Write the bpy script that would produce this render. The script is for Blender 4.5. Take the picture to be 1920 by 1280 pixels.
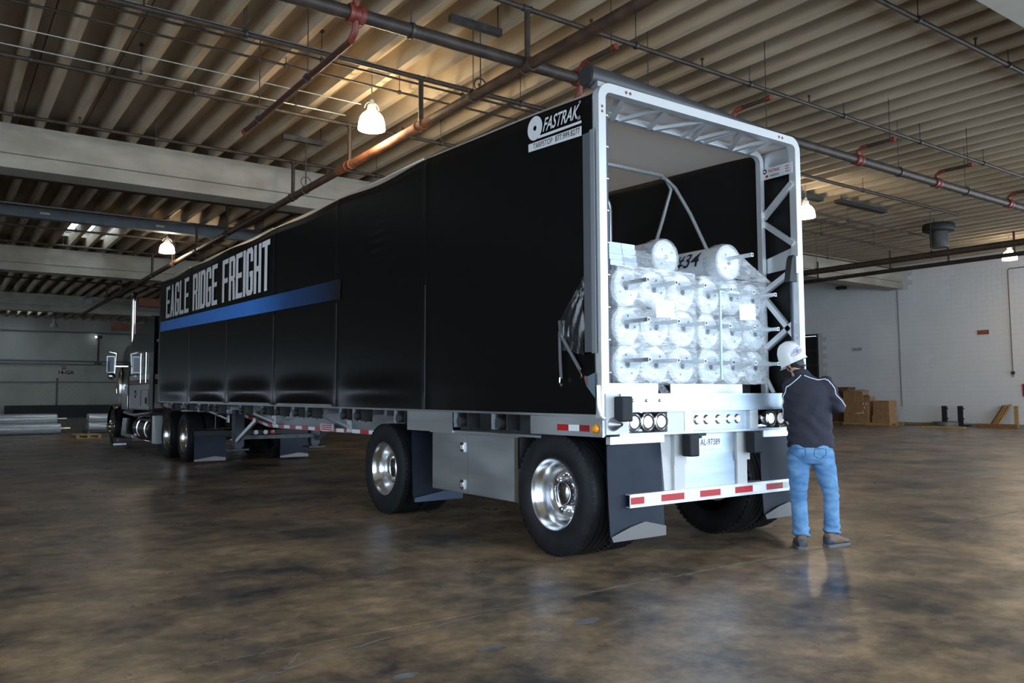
import bpy, bmesh, math, random
from mathutils import Vector, Matrix
random.seed(7)
PI = math.pi
S = bpy.context.scene
for o in list(bpy.data.objects):
    bpy.data.objects.remove(o)

# ---------------------------------------------------------------- camera
cam_d = bpy.data.cameras.new('camera'); cam = bpy.data.objects.new('camera', cam_d)
S.collection.objects.link(cam); S.camera = cam
yaw, pitch, roll, FPX = math.radians(35.4875), math.radians(3.8577), math.radians(-0.2541), 1526.06
Fv = Vector((math.sin(yaw)*math.cos(pitch), math.cos(yaw)*math.cos(pitch), math.sin(pitch)))
R0 = Vector((math.cos(yaw), -math.sin(yaw), 0)); U0 = R0.cross(Fv)
Rv = R0*math.cos(roll)+U0*math.sin(roll); Uv = -R0*math.sin(roll)+U0*math.cos(roll)
M = Matrix((Rv, Uv, -Fv)).transposed().to_4x4(); M.translation = Vector((-5.4951, -4.7358, 1.3182))
cam.matrix_world = M
cam_d.sensor_width = 36; cam_d.lens = FPX*36/1920; cam_d.clip_start = .05; cam_d.clip_end = 300
# ---------------------------------------------------------------- world, exposure
w = bpy.data.worlds.new('sky'); S.world = w; w.use_nodes = True
bg = w.node_tree.nodes['Background']; bg.inputs[0].default_value = (.66, .82, 1, 1); bg.inputs[1].default_value = 3.9
S.view_settings.view_transform = 'Standard'; S.view_settings.look = 'None'
S.view_settings.exposure = 0.38; S.view_settings.gamma = 1.0
try: S.view_settings.use_curve_mapping = False
except Exception: pass
# ---------------------------------------------------------------- daylight through the dock doors behind and beside the camera, left fill added
def area(name, loc, target, sx, sy, power, col):
    d = bpy.data.lights.new(name, 'AREA'); d.shape = 'RECTANGLE'; d.size = sx; d.size_y = sy
    d.energy = power; d.color = col
    o = bpy.data.objects.new(name, d); S.collection.objects.link(o)
    o.location = loc; o.rotation_euler = (Vector(target)-Vector(loc)).to_track_quat('-Z', 'Y').to_euler()
    return o
area('daylight_rear_doors', (9.5, -8.95, 2.6), (9.5, 0, 2.6), 35.0, 4.9, 640, (.58, .78, 1))
area('daylight_side_door', (29.2, -4.0, 2.4), (0, -4.0, 2.4), 7.5, 4.2, 620, (.84, .92, 1))
area('left_side_fill', (-13.7, 1.0, 2.6), (0, 4.0, 2.2), 8.0, 4.4, 230, (.70, .84, 1))  # added fill that brightens the left tarp side and its lettering

# ---------------------------------------------------------------- materials
MATS = {}
def mat(name, c1, rough=.5, metal=0, c2=None, scale=4., bump=0., spec=.5, stretch=(1,1,1), rvar=0., coat=0., detail=6., lo=.35, hi=.65, bscale=None):
    if name in MATS: return MATS[name]
    m = bpy.data.materials.new(name); m.use_nodes = True; nt = m.node_tree; N = nt.nodes; L = nt.links
    b = N['Principled BSDF']; b.inputs['Base Color'].default_value = (*c1, 1); b.inputs['Roughness'].default_value = rough
    b.inputs['Metallic'].default_value = metal; b.inputs['Specular IOR Level'].default_value = spec
    b.inputs['Coat Weight'].default_value = coat; b.inputs['Coat Roughness'].default_value = .05
    if c2 is not None or bump or rvar:
        tc = N.new('ShaderNodeTexCoord'); mp = N.new('ShaderNodeMapping'); mp.inputs['Scale'].default_value = stretch
        L.new(tc.outputs['Object'], mp.inputs['Vector'])
        nz = N.new('ShaderNodeTexNoise'); nz.inputs['Scale'].default_value = scale; nz.inputs['Detail'].default_value = detail
        L.new(mp.outputs[0], nz.inputs['Vector'])
        if c2 is not None:
            r = N.new('ShaderNodeValToRGB'); r.color_ramp.elements[0].color = (*c1, 1); r.color_ramp.elements[1].color = (*c2, 1)
            r.color_ramp.elements[0].position = lo; r.color_ramp.elements[1].position = hi
            L.new(nz.outputs['Fac'], r.inputs[0]); L.new(r.outputs[0], b.inputs['Base Color'])
        if rvar:
            mr = N.new('ShaderNodeMapRange'); mr.inputs[3].default_value = max(.02, rough-rvar); mr.inputs[4].default_value = rough+rvar
            L.new(nz.outputs['Fac'], mr.inputs[0]); L.new(mr.outputs[0], b.inputs['Roughness'])
        if bump:
            bp = N.new('ShaderNodeBump'); bp.inputs['Strength'].default_value = bump; bp.inputs['Distance'].default_value = .01
            if bscale:
                n2 = N.new('ShaderNodeTexNoise'); n2.inputs['Scale'].default_value = bscale; L.new(mp.outputs[0], n2.inputs['Vector'])
                L.new(n2.outputs['Fac'], bp.inputs['Height'])
            else: L.new(nz.outputs['Fac'], bp.inputs['Height'])
            L.new(bp.outputs[0], b.inputs['Normal'])
    MATS[name] = m; return m
def emis(name, c, s):
    m = mat(name, c); b = m.node_tree.nodes['Principled BSDF']
    b.inputs['Emission Color'].default_value = (*c, 1); b.inputs['Emission Strength'].default_value = s; return m

def floor_mat():
    m = mat('polished_concrete', (.1, .08, .06), .3, 0)
    nt = m.node_tree; N = nt.nodes; L = nt.links; b = N['Principled BSDF']
    tc = N.new('ShaderNodeTexCoord')
    def noise(scale, stretch=(1,1,1), detail=8., rough=.6, rot=0):
        mp = N.new('ShaderNodeMapping'); mp.inputs['Scale'].default_value = stretch; mp.inputs['Rotation'].default_value = (0,0,rot)
        L.new(tc.outputs['Object'], mp.inputs[0])
        n = N.new('ShaderNodeTexNoise'); n.inputs['Scale'].default_value = scale; n.inputs['Detail'].default_value = detail; n.inputs['Roughness'].default_value = rough
        L.new(mp.outputs[0], n.inputs[0]); return n
    def ramp(src, a, ca, c, cc):
        r = N.new('ShaderNodeValToRGB'); e = r.color_ramp.elements
        e[0].position = a; e[0].color = (*ca, 1); e[1].position = c; e[1].color = (*cc, 1); L.new(src, r.inputs[0]); return r
    n1 = noise(.75, (1,1,1), 13, .72); c1 = ramp(n1.outputs['Fac'], .38, (.060, .053, .050), .66, (.44, .295, .165))
    n2 = noise(.9, (.35, 1.4, 1), 8, .65, .25); f2 = ramp(n2.outputs['Fac'], .48, (1,1,1), .66, (.30,.32,.37))
    mx = N.new('ShaderNodeMix'); mx.data_type = 'RGBA'; mx.blend_type = 'MULTIPLY'; mx.inputs[0].default_value = .6
    L.new(c1.outputs[0], mx.inputs[6]); L.new(f2.outputs[0], mx.inputs[7])
    n3 = noise(6, (1,1,1), 14, .78); f3 = ramp(n3.outputs['Fac'], .32, (.50,.50,.51), .68, (1.3,1.29,1.27))
    m2 = N.new('ShaderNodeMix'); m2.data_type = 'RGBA'; m2.blend_type = 'MULTIPLY'; m2.inputs[0].default_value = .8
    L.new(mx.outputs[2], m2.inputs[6]); L.new(f3.outputs[0], m2.inputs[7])
    # scattered pale chips
    n4 = noise(5.5, (1,1,1), 2, .5); f4 = ramp(n4.outputs['Fac'], .765, (0,0,0), .785, (1,1,1))
    m3 = N.new('ShaderNodeMix'); m3.data_type = 'RGBA'; L.new(f4.outputs[0], m3.inputs[0])
    L.new(m2.outputs[2], m3.inputs[6]); m3.inputs[7].default_value = (.30, .29, .28, 1)
    L.new(m3.outputs[2], b.inputs['Base Color'])
    n5 = noise(1.3, (1,1,1), 8, .7); mr = N.new('ShaderNodeMapRange'); mr.inputs[1].default_value = .3; mr.inputs[2].default_value = .7
    mr.inputs[3].default_value = .22; mr.inputs[4].default_value = .46
    L.new(n5.outputs['Fac'], mr.inputs[0]); L.new(mr.outputs[0], b.inputs['Roughness'])
    bp = N.new('ShaderNodeBump'); bp.inputs['Strength'].default_value = .12; bp.inputs['Distance'].default_value = .004
    L.new(n3.outputs['Fac'], bp.inputs['Height']); L.new(bp.outputs[0], b.inputs['Normal'])
    b.inputs['Specular IOR Level'].default_value = .45
    return m
def fabric_film():
    m = bpy.data.materials.new('stretch_film'); m.use_nodes = True; nt = m.node_tree; N = nt.nodes; L = nt.links
    N.remove(N['Principled BSDF'])
    tc = N.new('ShaderNodeTexCoord'); mp = N.new('ShaderNodeMapping'); mp.inputs['Scale'].default_value = (.8, 1.0, 4.5)
    mp.inputs['Rotation'].default_value = (0, .25, 0)
    L.new(tc.outputs['Object'], mp.inputs[0])
    n = N.new('ShaderNodeTexNoise'); n.inputs['Scale'].default_value = 8; n.inputs['Detail'].default_value = 7; n.inputs['Roughness'].default_value = .62; n.inputs['Distortion'].default_value = 1.2
    L.new(mp.outputs[0], n.inputs[0])
    bp = N.new('ShaderNodeBump'); bp.inputs['Strength'].default_value = .6; bp.inputs['Distance'].default_value = .012
    L.new(n.outputs['Fac'], bp.inputs['Height'])
    d = N.new('ShaderNodeBsdfDiffuse'); d.inputs[0].default_value = (.93, .96, 1, 1)
    t = N.new('ShaderNodeBsdfTranslucent'); t.inputs[0].default_value = (.93, .96, 1, 1)
    g = N.new('ShaderNodeBsdfGlossy'); g.inputs[0].default_value = (1, 1, 1, 1); g.inputs['Roughness'].default_value = .20
    for x in (d, g): L.new(bp.outputs[0], x.inputs['Normal'])
    a = N.new('ShaderNodeMixShader'); a.inputs[0].default_value = .18; L.new(d.outputs[0], a.inputs[1]); L.new(t.outputs[0], a.inputs[2])
    b = N.new('ShaderNodeMixShader'); b.inputs[0].default_value = .40; L.new(a.outputs[0], b.inputs[1]); L.new(g.outputs[0], b.inputs[2])
    r = N.new('ShaderNodeMapRange'); r.inputs[1].default_value = .36; r.inputs[2].default_value = .70; r.inputs[3].default_value = .22; r.inputs[4].default_value = .60
    L.new(n.outputs['Fac'], r.inputs[0])
    tr = N.new('ShaderNodeBsdfTransparent'); mx = N.new('ShaderNodeMixShader')
    L.new(r.outputs[0], mx.inputs[0]); L.new(tr.outputs[0], mx.inputs[1]); L.new(b.outputs[0], mx.inputs[2])
    L.new(mx.outputs[0], N['Material Output'].inputs[0])
    return m
def roof_mat():
    m = bpy.data.materials.new('translucent_roof_tarp'); m.use_nodes = True; nt = m.node_tree; N = nt.nodes; L = nt.links
    d = N.new('ShaderNodeBsdfDiffuse'); d.inputs[0].default_value = (.88, .88, .90, 1)
    t = N.new('ShaderNodeBsdfTranslucent'); t.inputs[0].default_value = (.9, .9, .93, 1)
    mx = N.new('ShaderNodeMixShader'); mx.inputs[0].default_value = .45
    L.new(d.outputs[0], mx.inputs[1]); L.new(t.outputs[0], mx.inputs[2]); L.new(mx.outputs[0], N['Material Output'].inputs[0]); return m
def stripe_mat():   # blue print that fades out towards the rear of the tarp (printed gradient)
    m = mat('blue_print', (.012, .09, .36), .4); nt = m.node_tree; N = nt.nodes; L = nt.links; b = N['Principled BSDF']
    tc = N.new('ShaderNodeTexCoord'); sp = N.new('ShaderNodeSeparateXYZ'); L.new(tc.outputs['Object'], sp.inputs[0])
    mr = N.new('ShaderNodeMapRange'); mr.inputs[1].default_value = 4.9; mr.inputs[2].default_value = 8.4; L.new(sp.outputs['Y'], mr.inputs[0])
    r = N.new('ShaderNodeValToRGB'); r.color_ramp.elements[0].color = (.0035, .0035, .0038, 1); r.color_ramp.elements[1].color = (.055, .25, .78, 1)
    e = r.color_ramp.elements.new(.55); e.color = (.014, .060, .19, 1)
    L.new(mr.outputs[0], r.inputs[0]); L.new(r.outputs[0], b.inputs['Base Color']); return m

CONC = mat('old_concrete', (.30, .27, .22), .9, 0, (.40, .37, .31), 1.1, .25, stretch=(1,.25,2.0), bscale=25)
TEE = mat('tee_concrete', (.27, .205, .13), .9, 0, (.47, .395, .29), .8, .3, stretch=(2.2,.35,1), bscale=22)
BLOCKP = mat('painted_block', (.72, .735, .75), .75, 0, (.80, .81, .82), .55, .2, bscale=60)
MORT = mat('painted_mortar', (.60, .61, .63), .85)
WALLFAR = mat('painted_block_far', (.40, .39, .33), .8, 0, (.54, .53, .46), .4, .2, bscale=40)
TARP = mat('black_tarp_vinyl', (.0035, .0035, .0038), .28, 0, None, 3, .06, .20, bscale=5)
TARPIN = mat('black_tarp_inner', (.005, .005, .0055), .5, 0, None, 3, .12, .4, bscale=4)
ALU = mat('mill_aluminium', (.62, .64, .66), .38, 1, (.74, .76, .78), 3., .03, stretch=(.2, .2, 3), rvar=.10)
ALUP = mat('polished_aluminium', (.86, .88, .91), .20, 1, None, 2., .03, rvar=.05)
ALUW = mat('painted_pale_aluminium', (.70, .72, .74), .34, .55)
TAILM = mat('satin_tail_aluminium', (.36, .43, .50), .40, 1, (.50, .57, .63), 2.0, .04, stretch=(.5, .3, 5), rvar=.08)
ALUD = mat('dull_box_aluminium', (.42, .44, .46), .46, 1, (.56, .58, .6), 2.2, .05, stretch=(1, .5, 2), rvar=.1)
CHR = mat('chrome', (.9, .9, .9), .06, 1)
DCHR = mat('dark_chrome', (.35, .35, .37), .08, 1)
RUB = mat('tire_rubber', (.007, .007, .008), .6, 0, (.013, .013, .015), 9, .2, .28)
FLAPM = mat('rubber_flap', (.009, .014, .027), .55, 0, (.013, .019, .033), 6, .1, .28)
BLK = mat('black_paint', (.005, .005, .0055), .25, 0, None, coat=.5)
BLKM = mat('matte_black', (.014, .014, .015), .6)
DSTEEL = mat('dark_steel', (.05, .05, .055), .5, .6, (.09, .085, .08), 6, .15)
WHT = mat('white_paint', (.54, .54, .535), .3, 0, coat=.4)
WHTP = mat('white_print', (.60, .61, .62), .5)
GRYP = mat('grey_print', (.80, .80, .80), .55)
REDT = mat('red_reflector', (.46, .008, .012), .35)
WHTT = mat('white_reflector', (.82, .83, .84), .35)
MAROON = mat('maroon_paint', (.09, .008, .012), .3)
PIPE = mat('rusty_pipe', (.040, .024, .017), .55, .2, (.095, .048, .028), 5, .2, rvar=.1)
PIPEO = mat('orange_rust_pipe', (.11, .040, .020), .85, .1, (.24, .085, .035), 4, .2)
PIPED = mat('dark_pipe', (.030, .022, .017), .55, .2, (.06, .04, .03), 5, .2)
REDF = mat('red_fitting', (.13, .016, .010), .5, 0, (.20, .035, .016), 8)
COND = mat('conduit', (.36, .35, .32), .35, .8)
STEELB = mat('blue_grey_steel', (.10, .115, .125), .6, .1, (.14, .155, .16), 3)
ORNG = mat('orange_steel', (.26, .075, .016), .6, 0, (.18, .05, .014), 3)
SHADEG = mat('opal_glass_shade', (.85, .83, .78), .4)
LAMPE = emis('opal_glass_lit', (1, .79, .50), 54.0); LAMPE2 = emis('opal_glass_lit_dimmer', (1, .86, .66), 30.0)
LAMPOFF = mat('opal_glass_unlit', (.30, .30, .29), .3)
LEDW = emis('white_lamp_lens', (.93, .97, 1), .35)
AMB = mat('amber_lens', (.85, .28, .01), .2)
REDL = mat('red_lens', (.35, .01, .01), .2)
FILM = fabric_film(); ROOF = roof_mat(); FLOOR = floor_mat(); BLUE = stripe_mat()
ROLLW = mat('white_roll_film', (.80, .82, .84), .4, 0, (.66, .72, .78), 3, .08, stretch=(4, .6, 4))
ROLLE = mat('roll_end_cap', (.66, .76, .84), .4, 0, (.88, .92, .95), 10, .2)
CORE = mat('dark_core', (.05, .06, .075), .6)
GALV = mat('galvanised_tube', (.74, .78, .80), .26, .6)
GREENT = mat('pale_green_strap', (.58, .74, .68), .45)
BOARD = mat('blue_grey_profile', (.34, .42, .52), .35, .5, (.5, .58, .68), 5, 0, stretch=(1, .2, 12))
PAPER = mat('white_paper', (.88, .88, .87), .8)
INK = mat('black_ink', (.03, .03, .035), .8)
MARK = mat('black_marker', (.02, .02, .03), .7)
CARD = mat('cardboard', (.30, .165, .075), .85, 0, (.36, .20, .095), 3)
CARDD = mat('dark_cardboard', (.13, .062, .03), .85, 0, (.17, .08, .04), 3)
TAPEW = mat('pale_tape', (.72, .68, .62), .4)
WOOD = mat('pallet_wood', (.36, .21, .075), .75, 0, (.46, .29, .12), 5, .2, stretch=(1, 6, 6))
WOODR = mat('red_brown_wood', (.20, .085, .04), .75, 0, (.27, .12, .05), 5, .2)
GREYB = mat('bumper_rubber', (.012, .014, .018), .6, spec=.3)
JACKET = mat('charcoal_jacket', (.026, .026, .038), .8, 0, (.034, .034, .047), 60, .25, spec=.25, bscale=70)
DENIM = mat('blue_denim', (.060, .165, .34), .85, 0, (.15, .31, .52), 7, .5, stretch=(1, 1, 1.8), bscale=30)
PIPING = mat('white_piping', (.72, .74, .82), .6)
SKIN = mat('skin', (.50, .27, .19), .5, 0, (.56, .31, .22), 12)
HAIR = mat('black_hair', (.010, .009, .009), .5)
HELM = mat('white_hard_hat', (.84, .84, .83), .28, coat=.4)
LILAC = mat('lilac_sticker', (.42, .38, .68), .4)
BOOTB = mat('brown_boot_leather', (.13, .075, .05), .7, 0, (.18, .11, .07), 14, .2)
BOOTD = mat('dark_boot_leather', (.035, .04, .05), .5)
SOLE = mat('pale_grey_sole', (.105, .108, .112), .8)
YEL = mat('yellow_band', (.85, .45, .015), .5)
MAGENTA = mat('magenta_sign', (.35, .02, .10), .5)
TERRA = mat('terracotta_plate', (.30, .085, .05), .7)
RWRAP = mat('silver_wrapped_film', (.42, .48, .52), .28, .25, (.60, .66, .70), 7, .2, stretch=(.6, 4, 4))
GLASSB = mat('dark_glass', (.012, .013, .014), .05)
SKYP = mat('skylight_pane', (.9, .93, .95), .4)

# ---------------------------------------------------------------- mesh helpers
def V(*a): return Vector(a)
class MB:
    def __init__(s): s.v = []; s.f = []; s.m = []; s.mi = 0
    def add(s, vs, fs):
        n = len(s.v); s.v += [tuple(x) for x in vs]
        for f in fs: s.f.append([n+i for i in f]); s.m.append(s.mi)
        return s
    def box(s, x0, x1, y0, y1, z0, z1):
        return s.add([(x0,y0,z0),(x1,y0,z0),(x1,y1,z0),(x0,y1,z0),(x0,y0,z1),(x1,y0,z1),(x1,y1,z1),(x0,y1,z1)],
                     [(0,3,2,1),(4,5,6,7),(0,1,5,4),(1,2,6,5),(2,3,7,6),(3,0,4,7)])
    def hexa(s, q): return s.add(q, [(0,3,2,1),(4,5,6,7),(0,1,5,4),(1,2,6,5),(2,3,7,6),(3,0,4,7)])
    def bar(s, p, q, w, h, up=(0,0,1)):     # rectangular bar p -> q
        p, q = Vector(p), Vector(q); d = (q-p).normalized(); u = Vector(up)
        if abs(d.dot(u)) > .98: u = Vector((0,1,0))
        a = d.cross(u).normalized()*w/2; b = a.cross(d).normalized()*h/2
        return s.hexa([p-a-b, p+a-b, q+a-b, q-a-b, p-a+b, p+a+b, q+a+b, q-a+b])
    def frames(s, pts):
        out = []; d0 = (pts[1]-pts[0]).normalized(); up = Vector((0,0,1)) if abs(d0.z) < .9 else Vector((0,1,0))
        a = d0.cross(up).normalized()
        for i, p in enumerate(pts):
            if i == 0: d = pts[1]-pts[0]
            elif i == len(pts)-1: d = pts[-1]-pts[-2]
            else: d = (pts[i+1]-pts[i]).normalized()+(pts[i]-pts[i-1]).normalized()
            d.normalize(); a = (a-d*a.dot(d)).normalized(); out.append((a, d.cross(a)))
        return out
    def tube(s, pts, r, n=10, cap=True):
        pts = [Vector(p) for p in pts]; rs = r if isinstance(r, (list, tuple)) else [r]*len(pts)
        fr = s.frames(pts); vs = []
        for p, (a, b), rr in zip(pts, fr, rs):
            for k in range(n):
                t = 2*PI*k/n; vs.append(p+a*math.cos(t)*rr+b*math.sin(t)*rr)
        fs = []
        for i in range(len(pts)-1):
            for k in range(n): fs.append((i*n+k, i*n+(k+1) % n, (i+1)*n+(k+1) % n, (i+1)*n+k))
        if cap: fs += [tuple(range(n-1, -1, -1)), tuple((len(pts)-1)*n+k for k in range(n))]
        return s.add(vs, fs)
    def rings(s, R, n=20, cap=True):        # R: (centre, axis1, axis2)
        vs = []
        for c, a, b in R:
            c, a, b = Vector(c), Vector(a), Vector(b)
            for k in range(n):
                t = 2*PI*k/n; vs.append(c+a*math.cos(t)+b*math.sin(t))
        fs = []
        for i in range(len(R)-1):
            for k in range(n): fs.append((i*n+k, i*n+(k+1) % n, (i+1)*n+(k+1) % n, (i+1)*n+k))
        if cap: fs += [tuple(range(n-1, -1, -1)), tuple((len(R)-1)*n+k for k in range(n))]
        return s.add(vs, fs)
    def lathe(s, prof, o=(0,0,0), ax=(0,0,1), n=24, a0=0, a1=2*PI):   # prof: (r, h)
        o, ax = Vector(o), Vector(ax).normalized(); t = Vector((0,0,1)) if abs(ax.z) < .9 else Vector((0,1,0))
        a = ax.cross(t).normalized(); b = ax.cross(a); full = abs(a1-a0-2*PI) < 1e-6; nn = n if full else n+1
        vs = []
        for r, h in prof:
            for k in range(nn):
                q = a0+(a1-a0)*k/n; vs.append(o+ax*h+(a*math.cos(q)+b*math.sin(q))*r)
        fs = []
        for i in range(len(prof)-1):
            for k in range(n):
                k2 = (k+1) % nn; fs.append((i*nn+k, i*nn+k2, (i+1)*nn+k2, (i+1)*nn+k))
        return s.add(vs, fs)
    def ball(s, c, rx, ry=None, rz=None, n=14, m=9):
        ry = ry or rx; rz = rz or rx; c = Vector(c)
        R = []
        for i in range(m+1):
            t = PI*i/m; R.append((c+Vector((0,0,-rz*math.cos(t))), Vector((rx*math.sin(t)+1e-5,0,0)), Vector((0,ry*math.sin(t)+1e-5,0))))
        return s.rings(R, n)
    def prism(s, poly, d):                   # poly: 3d points, extrude by d
        n = len(poly); d = Vector(d); vs = [Vector(p) for p in poly]+[Vector(p)+d for p in poly]
        return s.add(vs, [tuple(range(n-1,-1,-1)), tuple(range(n, 2*n))]+[(i,(i+1)%n,n+(i+1)%n,n+i) for i in range(n)])
    def grid(s, fn, nu, nv):
        vs = [fn(i/nu, j/nv) for j in range(nv+1) for i in range(nu+1)]
        return s.add(vs, [(j*(nu+1)+i, j*(nu+1)+i+1, (j+1)*(nu+1)+i+1, (j+1)*(nu+1)+i) for j in range(nv) for i in range(nu)])
    def mesh(s, name, mats, smooth=True, fix=True):
        me = bpy.data.meshes.new(name); me.from_pydata(s.v, [], s.f)
        for m in (mats if isinstance(mats, (list, tuple)) else [mats]): me.materials.append(m)
        for p, i in zip(me.polygons, s.m): p.material_index = i
        if fix:
            b = bmesh.new(); b.from_mesh(me); bmesh.ops.recalc_face_normals(b, faces=b.faces); b.to_mesh(me); b.free()
        if smooth:
            me.shade_smooth()
            me.set_sharp_from_angle(angle=math.radians(38))
        return me
    def build(s, name, mats, parent=None, smooth=True, fix=True):
        return link(name, s.mesh(name, mats, smooth, fix), parent)
BASE = {}
def link(name, me, parent=None):
    o = bpy.data.objects.new(name, me); S.collection.objects.link(o)
    if parent is not None: setp(o, parent)
    return o
def setp(o, parent):
    o.parent = parent
    if parent in BASE: o.matrix_parent_inverse = Matrix.Translation(-BASE[parent])
def tag(o, label=None, cat=None, group=None, kind=None):
    if label: o['label'] = label
    if cat: o['category'] = cat
    if group: o['group'] = group
    if kind: o['kind'] = kind
    return o
def thing(name, label, cat, loc=(0,0,0), group=None):
    o = bpy.data.objects.new(name, None); S.collection.objects.link(o); o.location = loc; BASE[o] = Vector(loc)
    o.empty_display_size = .1
    return tag(o, label, cat, group)
def box(name, m, parent, *a, bev=0):
    me = MB().box(*a)
    o = me.build(name, m, parent, smooth=False)
    if bev:
        b = bmesh.new(); b.from_mesh(o.data)
        bmesh.ops.bevel(b, geom=b.edges[:], offset=bev, segments=2, affect='EDGES', profile=.5); b.to_mesh(o.data); b.free()
    return o
def copy_thing(o, d, label=None):      # copy of a top-level thing (mesh or empty) with its parts and sub-parts
    c = o.copy(); S.collection.objects.link(c); c.location = Vector(o.location)+Vector(d)
    if label: c['label'] = label
    def rec(src, dst):
        for ch in list(src.children):
            k = ch.copy(); S.collection.objects.link(k); k.parent = dst; rec(ch, k)
    rec(o, c); return c
def arc(c, r, a0, a1, n, u, v): return [Vector(c)+Vector(u)*r*math.cos(a0+(a1-a0)*i/n)+Vector(v)*r*math.sin(a0+(a1-a0)*i/n) for i in range(n+1)]

def text_mesh(txt, size, off=0., shear=0., extrude=0., spacing=1.):
    c = bpy.data.curves.new('t', 'FONT'); c.body = txt; c.size = size; c.offset = off; c.shear = shear; c.extrude = extrude
    c.space_character = spacing; c.resolution_u = 3
    o = bpy.data.objects.new('t', c); S.collection.objects.link(o)
    bpy.context.view_layer.update()
    dg = bpy.context.evaluated_depsgraph_get(); me = bpy.data.meshes.new_from_object(o.evaluated_get(dg))
    bpy.data.objects.remove(o); bpy.data.curves.remove(c); return me
def text(name, txt, m, parent, origin, right, up, width, height, off=0., shear=0., extrude=.0):
    """lettering laid on a surface: lower-left corner at origin, fitted to width x height along right / up"""
    me = text_mesh(txt, 1., off, shear)
    xs = [v.co.x for v in me.vertices]; ys = [v.co.y for v in me.vertices]
    x0, x1, y0, y1 = min(xs), max(xs), min(ys), max(ys)
    r, u, o = Vector(right), Vector(up), Vector(origin)
    for v in me.vertices:
        p = o+r*((v.co.x-x0)/(x1-x0)*width)+u*((v.co.y-y0)/(y1-y0)*height); v.co = p
    me.materials.clear(); me.materials.append(m)
    return link(name, me, parent)

# ================================================================ THE BUILDING
XL, XR, YN, YF = -14.0, 29.5, -9.2, 60.6
def struct(o, label=None): o['kind'] = 'structure'; return o
floor = struct(MB().box(XL-.3, XR+.3, YN-.3, YF+.3, -.3, -.03).build('floor', MORT, smooth=False))
ys = [YN, -.475, 14.9, 30.2, 45.6, YF]
for a, b in zip(ys[:-1], ys[1:]):
    MB().box(XL, XR, a+.005, b-.005, -.029, 0).build('slab', FLOOR, floor, smooth=False)
def ribbon(pts, wd):
    mb = MB(); rnd = random.Random(3); P = []
    for (x0, y0), (x1, y1) in zip(pts[:-1], pts[1:]):
        n = max(2, int(math.hypot(x1-x0, y1-y0)/.05))
        for i in range(n):
            t = i/n; P.append(V(x0+(x1-x0)*t+rnd.uniform(-.008,.008), y0+(y1-y0)*t+rnd.uniform(-.012,.012), .0012))
    for p, q in zip(P[:-1], P[1:]):
        d = (q-p).normalized(); n = V(-d.y, d.x, 0)*wd*rnd.uniform(.3, 1)
        mb.add([p-n, q-n, q+n, p+n], [(0,1,2,3)])
    return mb
CRK = mat('crack_filler', (.20, .195, .185), .8)
for pts, wd in [([(-4.04,.04),(-3.81,-.02),(-3.46,.04),(-2.94,.12),(-2.5,.33)], .006), ([(-2.16,-.54),(-2.08,-.43),(-1.94,-.40),(-1.72,-.52)], .012),
                ([(-4.3,-.84),(-4.07,-.80),(-3.86,-.55)], .008), ([(-4.2,-.86),(-3.8,-.70),(-3.3,-.61),(-2.53,-.52),(-1.6,-.50),(.4,-.49),(4.5,-.49)], .010)]:
    ribbon(pts, wd).build('crack', CRK, floor, smooth=False, fix=False)
PATCH = mat('pale_floor_patch', (.20,.20,.20), .6, 0, (.10,.09,.08), 9)
for cx, cy, a, b in [(-3.05,-1.12,.09,.05), (-2.32,-1.02,.10,.06), (-3.62,-1.22,.08,.04)]:
    rn = random.Random(int(cx*100)); MB().add([(cx+math.cos(t*.5)*a*rn.uniform(.7,1.1), cy+math.sin(t*.5)*b*rn.uniform(.7,1.1), .0012) for t in range(12)], [tuple(range(12))]).build('patch', PATCH, floor, smooth=False, fix=False)

ceiling = struct(MB().box(XL-.2, XR+.2, YN-.2, 14.75, 7.42, 7.5).build('ceiling', CONC, smooth=False))
TW = 1.18
def tee_mesh(length, holes=()):
    mb = MB(); h = TW/2-.008
    def stem(c):
        mb.add([(c-.085,0,7.30),(c+.085,0,7.30),(c+.06,0,6.92),(c-.06,0,6.92),(c-.085,length,7.30),(c+.085,length,7.30),(c+.06,length,6.92),(c-.06,length,6.92)],
               [(0,1,2,3),(4,7,6,5),(3,2,6,7),(1,5,6,2),(0,3,7,4),(0,4,5,1)])
    stem(-.295); stem(.295)
    if not holes: mb.box(-h, h, 0, length, 7.30, 7.38)
    else:
        x0, x1, y0, y1 = holes
        mb.box(-h, h, 0, y0, 7.30, 7.38); mb.box(-h, h, y1, length, 7.30, 7.38)
        if x0 > -h: mb.box(-h, x0, y0, y1, 7.30, 7.38)
        if x1 < h: mb.box(x1, h, y0, y1, 7.30, 7.38)
    return mb.mesh('roof_tee', TEE, smooth=False)
bays = [(-9.2, -.65), (-.65, 14.75), (14.75, 30.1), (30.1, 45.5), (45.5, 60.6)]
SKY = {2: (-1.98, -.36, 26.0, 29.0), 4: (-1.9, .5, 55.5, 58.5), 1: None}
for bi, (a, b) in enumerate(bays):
    base = tee_mesh(b-a-.01)
    for k in range(-9, 28):
        cx = -3.545+TW*k; me = base; h = SKY.get(bi)
        if h and h[0] < cx+TW/2 and h[1] > cx-TW/2:
            me = tee_mesh(b-a-.01, (max(h[0]-cx, -TW), min(h[1]-cx, TW), h[2]-a, h[3]-a))
        o = link('roof_tee', me, ceiling); o.location = (cx, a+.005, 0)
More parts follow.
